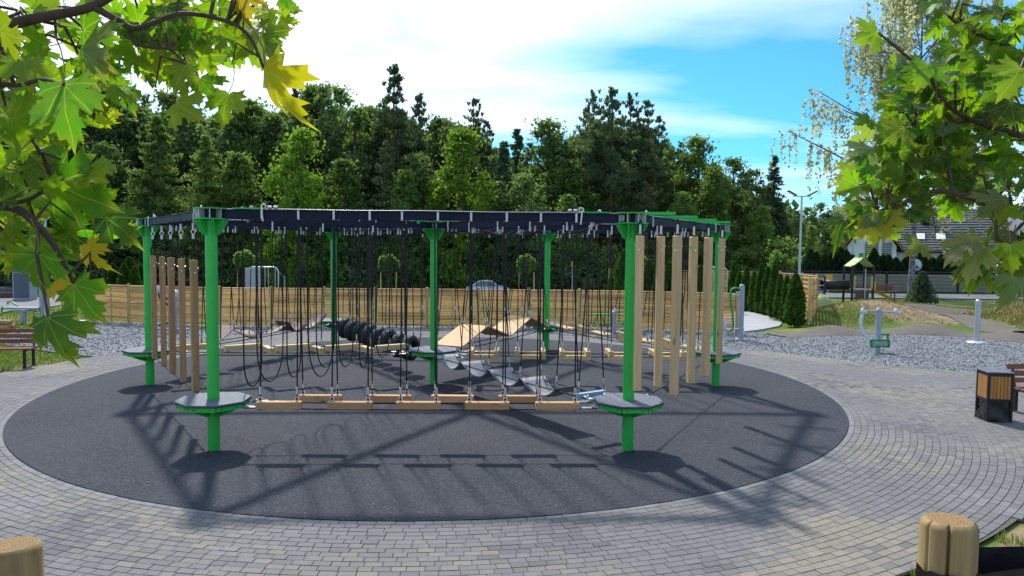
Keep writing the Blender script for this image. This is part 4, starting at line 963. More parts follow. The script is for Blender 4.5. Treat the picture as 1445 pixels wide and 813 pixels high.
# ------------------------------------------------------------------ benches and litter bin
def bench(loc, rz, label, L=1.8):
    o = thing('park_bench', loc, rz, label=label, cat='bench')
    for y in (-.18, -.07, .04, .15): MB().cbox((0, y, .45), (L/2, .047, .018), .006).build('seat_slat', MT['bench'], o)
    for k, z in enumerate((.58, .70, .82)): MB().cbox((0, .22+.03*k, z), (L/2, .016, .046), .006, Matrix.Rotation(R(-12), 4, 'X')).build('back_slat', MT['bench'], o)
    for s in (-1, 1):
        x = s*(L/2-.14); MB().cbox((x, -.2, .215), (.025, .03, .215), .004).cbox((x, .2, .215), (.025, .03, .215), .004).cbox((x, 0, .41), (.025, .23, .02), .004).cbox((x, 0, .015), (.026, .26, .012), .004).build('leg_frame', MT['black'], o)
        MB().tube([(x, .2, .4), (x, .245, .5), (x, .315, .86)], .022, 6).build('back_support', MT['black'], o)
    return o
pb = G(12, 522); bench((pb.x-.55, pb.y+.3, 0), R(8), 'reddish slatted bench on black legs beside a patch of lawn')
pb = G(1412, 590); bench((pb.x+1.38, pb.y+.42, 0), R(9), 'reddish slatted bench standing next to the square litter bin')
pb = G(1404, 593); o = thing('litter_bin', (pb.x, pb.y+.05, 0), R(-8), label='square litter bin with upright wooden slats and black liner sagging below', cat='litter bin')
w, h = .185, .84
for sx_ in (-1, 1):
    for sy_ in (-1, 1): MB().cbox((sx_*w, sy_*w, h/2), (.02, .02, h/2), .003).build('corner_post', MT['black'], o)
MB().cbox((0, 0, h+.008), (w+.025, w+.025, .012), .004).build('lid', MT['hpl'], o)
for s in (-1, 1):
    for z in (h-.035, .37):
        MB().cbox((0, s*w, z), (w-.021, .014, .022), .003).build('frame_rail', MT['black'], o); MB().cbox((s*w, 0, z), (.014, w-.021, .022), .003).build('frame_rail', MT['black'], o)
for side in range(4):
    M = Matrix.Rotation(side*math.pi/2, 4, 'Z')
    for k in range(6):
        x = -w+.047+k*(2*w-.094)/5; c_ = M @ Vector((x, -w-.004, .60)); MB().cbox(c_, (.024, .009, .205) if side % 2 == 0 else (.009, .024, .205), .003).build('slat', MT['binwood'], o)
m_ = MB(); n = 48
def bagp(a, z):
    q = 4; cx_, sy_ = math.cos(a), math.sin(a); rr = (abs(cx_)**6+abs(sy_)**6)**(-1/6); k = .185+.014*math.sin(3*a+z*16)*sm((.42-z)*4)+.006*math.sin(11*a-z*23)+.03*sm((.3-z)*4)
    return Vector((rr*cx_*k, rr*sy_*k, z+.012*math.sin(7*a)))
zz = np.linspace(.41, .0, 14); vs = [bagp(2*math.pi*k/n, z) for z in zz for k in range(n)]
m_.add(vs, [(i*n+k, i*n+(k+1) % n, (i+1)*n+(k+1) % n, (i+1)*n+k) for i in range(13) for k in range(n)], True).add([v*1 for v in vs[-n:]], [tuple(range(n))])
m_.v = [(x, y, max(z, .004)) for x, y, z in m_.v]; m_.build('liner_bag', MT['film'], o)
# ------------------------------------------------------------------ round timber posts by the viewer and black sheet
def round_post(px, pyt, Y, r, label, mat):
    q = D(px, pyt, Y); z0 = hgt(q.x, Y)-.05; h = q.z-z0; o = thing('timber_post', (q.x, Y, z0), label=label, cat='post')
    prof = [(r, 0), (r, h-.016), (r-.004, h-.006), (r-.013, h)]
    m_ = MB(); n = 120; vs = []; ck = R(-122)
    for rr, z in prof:
        for k in range(n):
            a = 2*math.pi*k/n; d_ = abs(((a-ck+math.pi) % (2*math.pi))-math.pi); g = 1-.45*sm(1-d_/R(4.5)); g *= 1+.012*math.sin(3*a)+.002*math.sin(11*a+px)
            for c2, w2, dp in ((-75, 1.2, .035), (-40, 1.2, .03), (60, 2.5, .2)): g *= 1-dp*max(0, 1-abs(((a-R(c2+px*.1)+math.pi) % (2*math.pi))-math.pi)/R(w2))
            vs.append((rr*g*math.cos(a), rr*g*math.sin(a), z))
    m_.add(vs, [(i*n+k, i*n+(k+1) % n, (i+1)*n+(k+1) % n, (i+1)*n+k) for i in range(3) for k in range(n)], True)
    m_.build('shaft', mat, o)
    t_ = MB(); base = vs[-n:]; t_.add(base+[(0, 0, h)], [(k, (k+1) % n, n) for k in range(n)]); t_.build('end_grain', MT['endgrain'], o)
    return o, q, z0
def endgrain():
    b = NB('sawn_end_grain'); v = b.coord(); sx_ = b.nd('ShaderNodeSeparateXYZ', {0: v}); rr = b.nd('ShaderNodeVectorMath', {0: b.nd('ShaderNodeCombineXYZ', {0: sx_.outputs[0], 1: sx_.outputs[1]}).outputs[0]}, operation='LENGTH').outputs['Value']
    w = b.nd('ShaderNodeMath', {0: b.math('ADD', b.math('MULTIPLY', rr, 900.), b.math('MULTIPLY', b.noise(v, 30., 4), 9.))}, operation='SINE').outputs[0]
    f = b.noise(b.mapping(v, (1, 1, .1)), 160., 5, .7)
    col = b.mix(b.ramp(w, -1, 1), (.36, .24, .12), (.19, .115, .05)); col = b.mix(b.ramp(f, .45, .75), col, (.17, .09, .04))
    return b.out(b.bsdf(col, .8, 0, f, .8, .004, spec=.2))
MT['endgrain'] = endgrain(); MT['logZ'] = wood('peeled_log', (.42, .30, .13), (.15, .10, .042), 2, knots=.6, gs=13.)
o1, q1, zq = round_post(1340, 733, 1.8, .0655, 'peeled round timber post with a drying crack and black sheet nailed round it', MT['logZ'])
o2, q2, zq2 = round_post(17, 768, 1.8, .0655, 'peeled round timber post with rough sawn end and no sheet', MT['logZ'])
o3, q3, zq3 = round_post(1760, 720, 1.75, .0655, 'peeled round timber post farther along the black sheet', MT['logZ'])
sh = MB(); zt = q1.z-.118; r = .0695
path = [(q1.x-.088, q1.y-.015), (q1.x-.076, q1.y-.03)]+[(q1.x+r*math.cos(a), q1.y+r*math.sin(a)) for a in np.linspace(R(215), R(325), 9)]+[(q1.x+.09, q1.y-.03), (q1.x+.18, q1.y-.02), (q1.x+.45, q1.y-.035), (q3.x-.07, q3.y-.055), (q3.x, q3.y-.07), (q3.x+.3, q3.y-.05)]
n = len(path)
def shp(i, j, s):
    x, y = path[i]; top = zt+.004*math.sin(i*1.7)+(.014 if i == 0 else 0)-(.012 if i == 1 else 0); z = top-j/5*.42; return Vector((x+.006*math.sin(i*2+j*1.3), y+s*.0012+.007*math.sin(j*2+i), z))
for s in (-1, 1): 
    n0 = len(sh.f); b0 = len(sh.v); sh.add([shp(i, j, s) for j in range(6) for i in range(n)], [(j*n+i, j*n+i+1, (j+1)*n+i+1, (j+1)*n+i) for j in range(5) for i in range(n-1)], True)
    if s < 0: sh.f[n0:] = [f[::-1] for f in sh.f[n0:]]
so_ = sh.build('black_sheet', MT['film'], None, label='black plastic sheet stretched along the round timber post', cat='sheet')
MB().lathe([(.001, .0), (.007, .001), (.006, .004), (.001, .005)], 8, Matrix.Translation((q1.x+.01, q1.y-.0755, zt-.022)) @ Matrix.Rotation(math.pi/2, 4, 'X')).build('nail', MT['steel'], so_)
# far side of the walk sheet drops behind: second strip
sh2 = MB(); pth = [(q1.x+.02, q1.y+.075), (q1.x+.25, q1.y+.09), (q3.x, q3.y+.075)]
for s in (-1, 1): sh2.add([Vector((x, y+s*.0012, zt+.012-j*.2)) for j in range(3) for x, y in pth], [(j*3+i, j*3+i+1, (j+1)*3+i+1, (j+1)*3+i) for j in range(2) for i in range(2)])
sh2.build('black_sheet', MT['film'], None, label='black plastic sheet on the rear side of the timber posts', cat='sheet')
# ------------------------------------------------------------------ playground tower
MT['lime'] = pm('lime_panel', (.36, .42, .14), (.31, .37, .12), 3, .4); MT['slide'] = pm('yellow_slide', (.75, .40, .02), (.7, .36, .02), 3, .35); MT['brownp'] = wood('brown_climb_panel', (.13, .085, .06), (.09, .06, .045), 0, .1)
p = D(1210, 428, 39); p.z = hgt(p.x, 39)-.02; o = thing('play_tower', p, label='small play tower with lime gabled roof, black tunnel and yellow slide', cat='play tower')
for x in (-.55, .55):
    for y in (-.5, .5): MB().cbox((x, y, 1.05), (.05, .05, 1.05), .008).build('post', MT['black'], o)
for s in (-1, 1): MB().box((0, s*.0, 0), (.01, .01, .01)) ; 
for s in (-1, 1):
    M = Matrix.Rotation(s*R(38), 4, 'Y'); MB().cbox((s*.27, 0, 2.26), (.40, .5, .025), .006, M).build('roof_panel', MT['lime'], o)
MB().cbox((.05, -.1, 2.58), (.11, .04, .17), .01).build('roof_flag', MT['green2'], o)
MB().cbox((0, 0, .78), (.60, .55, .03), .005).build('deck', MT['hpl'], o); MB().cbox((0, -.52, .36), (.34, .03, .36), .01).build('climb_panel', MT['brownp'], o)
for s in (-1, 1): MB().cbox((s*.46, -.55, 1.2), (.05, .02, .35), .006).build('side_panel', MT['lime'], o)
MB().cyl((-.55, -.5, 1.58), (.55, -.5, 1.58), .03, n=8).build('rail', MT['black'], o); MB().cyl((.1, -.56, .3), (.1, -.56, 1.9), .03, n=8).build('climb_pole', MT['galv'], o)
sl = MB(); sl.grid(lambda a, b: Vector((.62+1.35*a, -.2+(b-.5)*.5, .78-.70*a + (.10 if b in (0, 1) else 0))), 6, 4).build('slide', MT['slide'], o); MB().cbox((.68, -.42, 1.0), (.06, .02, .25), .006).build('slide_guard', MT['slide'], o)
MB().lathe([(.25, -.7), (.27, -.7), (.27, .7), (.25, .7), (.25, -.7)], 24, Matrix.Translation((-1.25, 0, 1.02)) @ Matrix.Rotation(math.pi/2, 4, 'Y')).build('tunnel', MT['black'], o)
for x in (-2.0, -3.2):
    for y in (-.45, .45): MB().cbox((x, y, .75), (.045, .045, .75), .006).build('post', MT['black'], o)
MB().cbox((-2.6, 0, .62), (.65, .48, .03), .005).build('deck', MT['hpl'], o)
for z in (1.0, 1.35): MB().cyl((-3.2, -.45, z), (-2.0, -.45, z), .025, n=8).build('rail', MT['galv'], o)
MB().cbox((-2.6, -.3, .3), (.3, .2, .28), .02).build('crawl_box', MT['brownp'], o)
p = D(1156, 428, 36.5); m_ = MB()
def rockf(a, b):
    th = 2*math.pi*a; ph = math.pi/2*b; q = 1+.22*math.sin(3*th+1)*math.cos(ph)+.1*math.sin(7*th+5*ph); return Vector((.62*q*math.cos(th)*math.cos(ph), .5*q*math.sin(th)*math.cos(ph), .62*math.sin(ph)*q))
m_.grid(rockf, 22, 8); m_.build('play_mound', MT['lime'], None, loc=(p.x, 36.5, hgt(p.x, 36.5)-.05), label='lime green moulded climbing hump near the play tower', cat='play hump')
p = D(1232, 416, 42.5); o = bench((p.x, 42.5, .0), 0, 'long orange brown bench behind the play tower slide', 2.6)
# ------------------------------------------------------------------ spruce sapling, wall, hedge, house
# concrete panel wall
wl_ = thing('concrete_wall', (29, 50, 0), label='long grey concrete panel wall in front of the white house', cat='wall')
MT['wallc'] = pm('weathered_wall_panel', (.27, .245, .205), (.20, .18, .15), 2.2, .9, bump=.2, dirt=.3, stretch=(.3, 1, 2))
x0 = -13.
pan = MB().cbox((0, 0, 0), (1.17, .035, .118), .012).mesh('panel', MT['wallc']); pst = MB().cbox((0, 0, .68), (.06, .07, .72), .01).mesh('post', MT['black'])
for i in range(14):
    x = x0+i*2.46
    obj('post', pst, wl_, loc=(x, -.02, 0))
    for k in range(5): obj('panel', pan, wl_, loc=(x+1.23, 0, .13+k*.245))
MB().cbox((4.2, 0, 1.375), (17.3, .07, .03), .008).build('coping', MT['black'], wl_)
for px in list(np.arange(1142, 1345, 10.2))+[1352, 1366, 1380]:
    q = D(px+random.uniform(-2, 2), 380, 51.2); thuja((q.x, 51.2+random.uniform(-.2, .2), 0), random.uniform(2.2, 3.0), 'dark thuja of the clipped hedge rising over the concrete wall', 'dark hedge thujas over the wall', True, .95)
MT['render'] = pm('white_render', (.78, .79, .81), (.73, .74, .76), 1.2, .85); MT['roof'] = pm('dark_roof_tile', (.045, .048, .056), (.065, .068, .078), 3, .5); MT['seam'] = pm('roof_tile_edge', (.20, .21, .24), (.16, .17, .19), 3, .4)
MT['glass'] = pm('window_glass', (.05, .06, .08), (.09, .1, .12), .8, .08, spec=.8); MT['soffit'] = wood('orange_soffit', (.38, .17, .06), (.28, .12, .04), 0)
Yh = 62.
def HX(px): return D(1300, 350, Yh).x + (D(px, 350, Yh).x-D(1300, 350, Yh).x)*.87
def HZ(py, Y=Yh): return D(1300, py, Y).z
ho = thing('house', (HX(1300), Yh, 0), R(-26.5), label='white rendered house with dark ribbed roof, skylights and chimney', cat='house'); hx = HX(1300)
ez, rz_ = HZ(352), HZ(296, Yh+5); xl, xr = HX(1262)-hx, HX(1418)-hx
MB().box(((xl+xr)/2, 5, ez/2), ((xr-xl)/2, 5, ez/2)).build('wall', MT['render'], ho)
rf = MB(); sl_ = [(xl-.3, -.7, ez-.12), (xr+.3, -.7, ez-.12), (xr+.3, 5, rz_), (xl-.3, 5, rz_), (xl-.3, 10.7, ez-.12), (xr+.3, 10.7, ez-.12)]; lo_ = [(x, y, z-.16) for x, y, z in sl_]
rf.add(sl_+lo_, [(0, 1, 2, 3), (3, 2, 5, 4), (7, 6, 9, 8), (8, 9, 10, 11), (0, 6, 7, 1), (1, 7, 8, 2), (2, 8, 11, 5), (3, 9, 6, 0), (4, 10, 9, 3), (5, 11, 10, 4)]); rfo = rf.build('roof', MT['roof'], ho)
nv_ = Vector((0, 5.7, rz_-ez+.12)); ang = math.atan2(nv_.z, nv_.y)
for k in range(17):
    t = (k+.5)/17; c_ = Vector(((xl+xr)/2, -.7+5.7*t, ez-.12+(rz_-ez+.12)*t)); MB().box(c_+Vector((0, -.02, .03)), ((xr-xl)/2+.3, .045, .03), Matrix.Rotation(ang, 4, 'X')).build('tile_course', MT['seam'], rfo)
for px, py in ((1299, 337), (1328, 336)):
    t = .30; c_ = Vector((HX(px)-hx, -.7+5.7*t, ez-.12+(rz_-ez+.12)*t+.08)); s_ = MB().cbox(c_, (.42, .55, .05), .01, Matrix.Rotation(ang, 4, 'X')).build('skylight', MT['black'], rfo); MB().cbox(c_+Vector((0, -.03, .055)), (.34, .46, .012), .004, Matrix.Rotation(ang, 4, 'X')).build('pane', MT['white'], rfo)
cx_ = HX(1307.5)-hx; MB().cbox((cx_, 3.0, rz_-.45), (.33, .3, 1.0), .02).cbox((cx_, 3.0, rz_+.6), (.4, .37, .06), .015).build('chimney', MT['navy'], rfo)
MB().cyl((xl-.3, -.78, ez-.2), (xr+.3, -.78, ez-.2), .07, n=8).tube([(HX(1299)-hx, -.75, ez-.2), (HX(1297)-hx, -.2, ez-.6), (HX(1296)-hx, -.08, .1)], .05, 8).build('gutter', MT['black'], ho)
# gabled wing
wl0, wr0 = HX(1192)-hx, HX(1264)-hx; wm_ = (wl0+wr0)/2; we = HZ(348); wp = HZ(300)
m_ = MB(); m_.prism([(wl0, 0), (wr0, 0), (wr0, we), (wm_, wp), (wl0, we)], -8, 1.2, Matrix.Rotation(math.pi/2, 4, 'X')); m_.build('wing_wall', MT['render'], ho)
for s, xe in ((-1, wl0), (1, wr0)):
    a = Vector((wm_, 0, wp+.1)); b_ = Vector((xe+s*.5, 0, we-.35+.1)); d_ = b_-a; q = []
    for y in (-1.7, 8.2): q += [Vector((a.x, y, a.z)), Vector((b_.x, y, b_.z))]
    vs = q+[v+Vector((0, 0, .14)) for v in q]; w_ = MB().add(vs, [(0, 1, 3, 2), (4, 6, 7, 5), (0, 4, 5, 1), (2, 3, 7, 6), (0, 2, 6, 4), (1, 5, 7, 3)]).build('wing_roof', MT['roof'], ho)
    MB().add([Vector((a.x, -1.72, a.z-.16)), Vector((b_.x, -1.72, b_.z-.16)), Vector((b_.x, -1.72, b_.z)), Vector((a.x, -1.72, a.z)), Vector((a.x, -1.62, a.z-.16)), Vector((b_.x, -1.62, b_.z-.16)), Vector((b_.x, -1.62, b_.z)), Vector((a.x, -1.62, a.z))], [(0, 1, 2, 3), (7, 6, 5, 4), (0, 4, 5, 1), (2, 6, 7, 3)]).build('barge_board', MT['soffit'], w_)
for px in (1228, 1250):
    c_ = Vector((HX(px)-hx, -1.22, HZ(353))); wi = MB().cbox(c_, (.52 if px < 1240 else .38, .03, .62), .008).build('window', MT['glass'], ho)
    m_ = MB(); ww = .52 if px < 1240 else .38
    for k in range(8): m_.cbox(c_+Vector((0, -.05, -.58+k*.165)), (ww, .012, .02), .003)
    m_.build('louvre', MT['white'], wi); MB().cbox(c_+Vector((0, -.05, -.66)), (ww+.06, .06, .025), .005).build('sill', MT['soffit'], wi)
MB().box((HX(1236)-hx, -1.21, 1.0), (1.6, .02, 1.0)).build('door', MT['brownp'], ho)
# far right wing
g0, g1 = HX(1400)-hx, HX(1520)-hx; m_ = MB(); gm = (g0+g1)/2; m_.prism([(g0, 0), (g1, 0), (g1, HZ(352)), (gm, HZ(285)), (g0, HZ(352))], -9, 2.2, Matrix.Rotation(math.pi/2, 4, 'X')); m_.build('wing_wall', MT['render'], ho)
for s, xe in ((-1, g0), (1, g1)):
    a = Vector((gm, 0, HZ(285)+.08)); b_ = Vector((xe+s*.5, 0, HZ(352)-.25)); q = []
    for y in (-2.6, 9): q += [Vector((a.x, y, a.z)), Vector((b_.x, y, b_.z))]
    vs = q+[v+Vector((0, 0, .16)) for v in q]; MB().add(vs, [(0, 1, 3, 2), (4, 6, 7, 5), (0, 4, 5, 1), (2, 3, 7, 6), (0, 2, 6, 4), (1, 5, 7, 3)]).build('wing_roof', MT['roof'], ho)
c_ = Vector((HX(1362)-hx, -.02, HZ(371))); wi = MB().cbox(c_, (.35, .04, .4), .01).build('window', MT['glass'], ho)
# satellite dish on pole behind the wall
p = D(1292, 374, 50.8); o = thing('satellite_dish', (p.x, 50.8, 0), label='white round satellite dish on a pole beside the birch trunk', cat='satellite dish')
MB().cyl((0, .1, 0), (0, .1, p.z), .04, n=8).build('pole', MT['galv'], o); MB().lathe([(.001, -.06), (.2, -.05), (.42, .03), (.43, .045), (.2, -.03), (.001, -.04)], 24, Matrix.Translation((0, 0, p.z)) @ Matrix.Rotation(R(80), 4, 'X')).build('dish', MT['white'], o); MB().tube([(0, -.05, p.z-.35), (0, -.5, p.z-.1)], .015, 6).build('feed_arm', MT['galv'], o)
# cabinet and far wall on the side path
p = G3(26, 424); o = thing('utility_cabinet', (p.x, p.y+.5, hgt(p.x, p.y)-.05), label='grey utility cabinet on the side path below the maple', cat='cabinet')
MB().cbox((0, 0, .75), (.45, .25, .72), .02).build('body', MT['greypaint'], o); MB().cbox((0, -.262, .78), (.38, .008, .62), .006).build('door', MT['hpl'], o); MB().cbox((0, 0, 1.49), (.49, .29, .025), .01).build('roof', MT['hpl'], o); MB().cbox((0, 0, .03), (.47, .27, .04), .01).build('plinth', MT['concrete'], o)
p = G3(8, 424); o = thing('garden_gate', (p.x-2.2, p.y+1.2, hgt(p.x, p.y)-.05), R(20), label='dark mesh gate panel standing on a low brick plinth by the cabinet', cat='gate')
MB().cbox((0, 0, .16), (2.2, .14, .16), .01).build('plinth', MT['brownp'], o)
for x in np.linspace(-2.1, 2.1, 15): MB().cyl((x, 0, .3), (x, 0, 1.9), .016, n=6).build('bar', MT['wire'], o)
for z in (.36, 1.9): MB().cbox((0, 0, z), (2.2, .03, .03), .004).build('frame_rail', MT['wire'], o)
# cut log pile by the bench
p = G3(3, 467)
for k, (dx, dz) in enumerate(((0, .09), (.22, .09), (.1, .26))):
    m_ = MB().tube([(-.4, 0, 0), (.4, 0, 0)], [.095, .085], 14); m_.build('cut_log', MT['brownZ'], None, loc=(p.x-.2+dx*.2, p.y+dx, dz), rz=R(8), label='short cut log lying in the little pile on the gravel', cat='log', group='pile of cut logs')
# ------------------------------------------------------------------ forest trees
def limb(m_, pts, r0, r1, n=7): m_.tube(pts, [r0+(r1-r0)*i/(len(pts)-1) for i in range(len(pts))], n)
def clump(c, rad, n, flat=.6):
    d_ = rnd_unit(n)*NR.uniform(.25, 1., (n, 1))**.6; d_[:, 2] *= flat; return np.asarray(c)+d_*rad
def needles(c, ctr, size, asp=.22):
    n = len(c); out = c-ctr; out /= np.linalg.norm(out, axis=1, keepdims=True)+1e-6; out = out+.7*rnd_unit(n); out[:, 2] += .35; out /= np.linalg.norm(out, axis=1, keepdims=True)
    sd = np.cross(out, rnd_unit(n)); sd /= np.linalg.norm(sd, axis=1, keepdims=True)+1e-6; s = size*NR.uniform(.7, 1.3, (n, 1)); return quads(c, out*s, sd*s*asp)
def merge(L):
    vs, fs, o = [], [], 0
    for v, f in L: vs.append(v); fs.append(f+o); o += len(v)
    return np.concatenate(vs), np.concatenate(fs)
def pine(h=20., Rm=3.3, z0=.36, lev=27, mat='f_pine', seed=0, conic=1.35, per=30, csz=.56):
    rs = random.Random(seed); tr = MB(); bx_, by_ = rs.uniform(-.4, .4), rs.uniform(-.4, .4)
    ax = lambda z: Vector((bx_*math.sin(z/h*2.5), by_*math.sin(z/h*2.), z))
    limb(tr, [ax(h*k/8.) for k in range(9)], .24, .035, 9); L = []
    for k in range(lev):
        t = (k+rs.uniform(-.2, .3))/(lev-1); t = min(max(t, 0), 1); z = h*(z0+(1-z0)*t)*.985
        ln0 = Rm*(1-t**conic)*(.55+.45*min(1, t*5))+.12
        for q in range(rs.choice((3, 3, 4, 5))):
            if rs.random() < .14: continue
            a = rs.uniform(0, 6.28); ln = ln0*rs.uniform(.55, 1.15); up = rs.uniform(-.05, .35)+(.5*t*t)
            b0 = ax(z); e = b0+Vector((math.cos(a)*ln, math.sin(a)*ln, ln*up)); md = b0.lerp(e, .5)+Vector((0, 0, -.05*ln)); limb(tr, [b0, md, e], .05*(1-t)+.015, .008, 4)
            for fr in ((.5, .78, 1.0) if ln > 1.2 else (.55, 1.0)):
                c = np.array(b0.lerp(e, min(1, fr*rs.uniform(.85, 1.1))))+NR.normal(0, .2, 3); rad = csz*(.5+.5*min(1, ln/2.2))*(1-.55*t*t)*rs.uniform(.6, 1.3); pts = clump(c, rad, int(per*rad/csz)+6, .55); L.append(needles(pts, c-np.array([0, 0, .2]), .19))
    c = np.array(ax(h)); L.append(needles(clump(c-np.array([0, 0, .3]), .24, 16, 2.4), c-np.array([0, 0, .8]), .16))
    v, f = merge(L); return [('trunk', tr.mesh('trunk', MT['barkpine'] if mat == 'f_pine' else MT['bark']), []), ('crown', npmesh('crown', v, f, MT[mat]), [])], h
def spruce(h=18., Rm=2.6, mat='f_spruce', seed=0, z0=.06, droop=-.25, lev=52, per=13):
    rs = random.Random(seed); tr = MB(); limb(tr, [(0, 0, h*k/6.) for k in range(7)], .2, .02, 8); L = []
    for k in range(lev):
        t = k/(lev-1); z = h*(z0+(1-z0)*t*.99); ln0 = Rm*(1-t)**.85+.12
        for q in range(6 if t < .7 else 4):
            a = rs.uniform(0, 6.28); ln = ln0*rs.uniform(.5, 1.15); b0 = Vector((0, 0, z+rs.uniform(-.2, .2))); e = Vector((math.cos(a)*ln, math.sin(a)*ln, z+ln*droop*rs.uniform(.5, 1.4)))
            limb(tr, [b0, e], .03*(1-t)+.01, .006, 3)
            for fr in ((.4, .7, 1.) if ln > 1.1 else (.5, 1.)):
                c = np.array(b0.lerp(e, fr)); pts = clump(c, .44*(.45+.55*min(1, ln/2)), per, .55); L.append(needles(pts, c+np.array([0, 0, -.1]), .16, .3))
    v, f = merge(L); return [('trunk', tr.mesh('trunk', MT['bark']), []), ('crown', npmesh('crown', v, f, MT[mat]), [])], h
def broad(h=14., Rm=3.6, z0=.2, nc=95, per=120, mat='f_mid', seed=0, leaf=.122, csz=1.0, top=1.0):
    rs = random.Random(seed); tr = MB(); limb(tr, [(0, 0, 0), (rs.uniform(-.2, .2), .1, h*.3), (rs.uniform(-.3, .3), 0, h*.62), (0, 0, h*.9)], .26, .05, 9); L = []
    cs = []
    for k in range(nc):
        u = rs.uniform(0, 1)**1.12; z = h*(z0+(1-z0)*u)-.25; prof = Rm*math.sqrt(max(.02, 1-((u-.38)/.64)**2 if u > .38 else 1-((u-.38)/.52)**2))*(1-.42*u*u*top)
        a = rs.uniform(0, 6.28); r_ = prof*math.sqrt(rs.uniform(.12, 1.))*rs.uniform(.85, 1.1); cs.append(np.array([r_*math.cos(a), r_*math.sin(a), min(z, h-.3)]))
    for i, c in enumerate(cs):
        rad = csz*rs.uniform(.5, 1.2)*(1-.45*max(0, c[2]/h-.55)/.45); n = int(per*rad/csz); pts = clump(c, rad, n, .62); L.append(leafcloud(pts, leaf, .5, .7))
        if i % 5 == 0:
            b0 = Vector((0, 0, max(h*.18, c[2]-Rm*.6))); limb(tr, [b0, Vector(c)*.55+b0*.45+Vector((0, 0, .2)), Vector(c)], .08, .012, 5)
    lo_ = np.array([c+NR.normal(0, csz*.55, 3) for c in cs for _ in range(int(per*.3))]); lo_ = lo_[lo_[:, 2] < h]; L.append(leafcloud(lo_, leaf, .4, .7))
    v, f = merge(L); return [('trunk', tr.mesh('trunk', MT['bark']), []), ('crown', npmesh('crown', v, f, MT[mat]), [])], h
def birch(h=17., seed=3):
    rs = random.Random(seed); tr = MB(); limb(tr, [(0, 0, -.1), (.08, 0, 2.5), (-.1, .05, 6), (.1, 0, 10), (.0, 0, h*.95)], .17, .03, 10); L = []
    for k in range(66):
        t = rs.uniform(0.0, 1); z = h*(.22+.74*t); a = rs.uniform(0, 6.28); ln = (4.3*(1-t)**.5+.6)*rs.uniform(.5, 1.1)*(1.25 if t < .35 else 1); b0 = Vector((0, 0, z)); e = Vector((math.cos(a)*ln, math.sin(a)*ln, z+.55*ln)); tip = e+Vector((math.cos(a)*.5, math.sin(a)*.5, -.5))
        limb(tr, [b0, b0.lerp(e, .6)+Vector((0, 0, .1)), e, tip], .055*(1-t)+.012, .006, 4)
        for q in range(15):
            fr = rs.uniform(.3, 1.0) if q > 3 else 1.0; s0 = (b0.lerp(e, fr) if q > 1 else tip)+Vector((rs.gauss(0, .25), rs.gauss(0, .25), 0)); dl = rs.uniform(.7, 2.8); n = int(dl*17); u = NR.uniform(0, 1, n)
            pts = np.array(s0)+np.stack([NR.normal(0, .07, n)+u*rs.uniform(-.2, .2), NR.normal(0, .07, n)+u*rs.uniform(-.2, .2), .15-u*dl], 1); L.append(leafcloud(pts, .066, .0, .75)); 
            if q % 2 == 0: limb(tr, [s0, s0+Vector((rs.uniform(-.1, .1), 0, -dl*.5)), s0+Vector((rs.uniform(-.1, .1), 0, -dl))], .008, .004, 3)
    v, f = merge(L); return [('trunk', tr.mesh('trunk', MT['barkbirch']), []), ('crown', npmesh('crown', v, f, MT['f_birch']), [])], h
KIND = {
 'P': ([pine(seed=1), pine(seed=2, Rm=3.9, z0=.3), pine(seed=3, Rm=2.9, z0=.5, lev=22)], 'dark pine with reddish trunk', 'pines of the forest edge'),
 'S': ([spruce(seed=4)], 'narrow dark spruce', 'spruces of the forest edge'),
 'D': ([broad(seed=5, mat='f_dark', Rm=4.2), broad(seed=6, mat='f_dark', Rm=3.4, h=15)], 'dark broadleaf tree', 'dark broadleaf trees of the forest edge'),
 'M': ([broad(seed=7, mat='f_mid', Rm=3.4), broad(seed=8, mat='f_mid', Rm=3.0, h=15, z0=.1)], 'mid green broadleaf tree', 'mid green broadleaf trees of the forest edge'),
 'B': ([broad(seed=9, mat='f_bright', Rm=4.0, z0=.08, nc=120)], 'bright yellow green maple', 'bright maples before the forest'),
 'L': ([spruce(seed=10, h=15, Rm=4.0, mat='f_larch', z0=.04, droop=.12, lev=48, per=16)], 'soft light green larch', 'light green larches before the pines'),
 'U': ([broad(seed=12, mat='f_dark', h=4., Rm=2.4, z0=.0, nc=55, per=70, csz=.8, leaf=.11), broad(seed=13, mat='f_mid', h=4., Rm=2.2, z0=.0, nc=50, per=70, csz=.8, leaf=.11)], 'leafy shrub at the forest foot', 'shrubs at the foot of the forest'),
}
NAME = {'P': 'pine_tree', 'S': 'spruce_tree', 'D': 'broadleaf_tree', 'M': 'broadleaf_tree', 'B': 'maple_tree', 'L': 'larch_tree', 'U': 'shrub'}
LMK = [(-999, 150, 'behind the leaves above the low fence end'), (150, 330, 'around the light green larches'), (330, 400, 'between the larches and a bright maple'), (400, 520, 'around the bright maple over the tyres'), (520, 620, 'around the tallest pine over the rope course'), (620, 700, 'around the bright maple over the silver car'), (700, 815, 'between silver car and close pine group'), (815, 940, 'in the close group over the pale posts'), (940, 2000, 'at the low forest end towards the floodlights')]
def lmk(px): return next(t for a, b, t in LMK if a <= px < b)
def tree(px, pyt, Y, k, wide=1.0, label=None):
    q = D(px, pyt, Y); z0 = hgt(q.x, Y)-.1; K, h = random.choice(KIND[k][0]); s = (q.z-z0)/h; w = s*wide*random.uniform(.92, 1.08)
    o = thing(NAME[k], (q.x, Y, z0), random.uniform(0, 6.28), label=label or (KIND[k][1]+' '+(lmk(px) if Y < 86 else lmk(px)+', set deeper')), cat='shrub' if k == 'U' else 'tree', group=None if label else KIND[k][2])
    o.scale = (w, w, s); put(o, K); return o
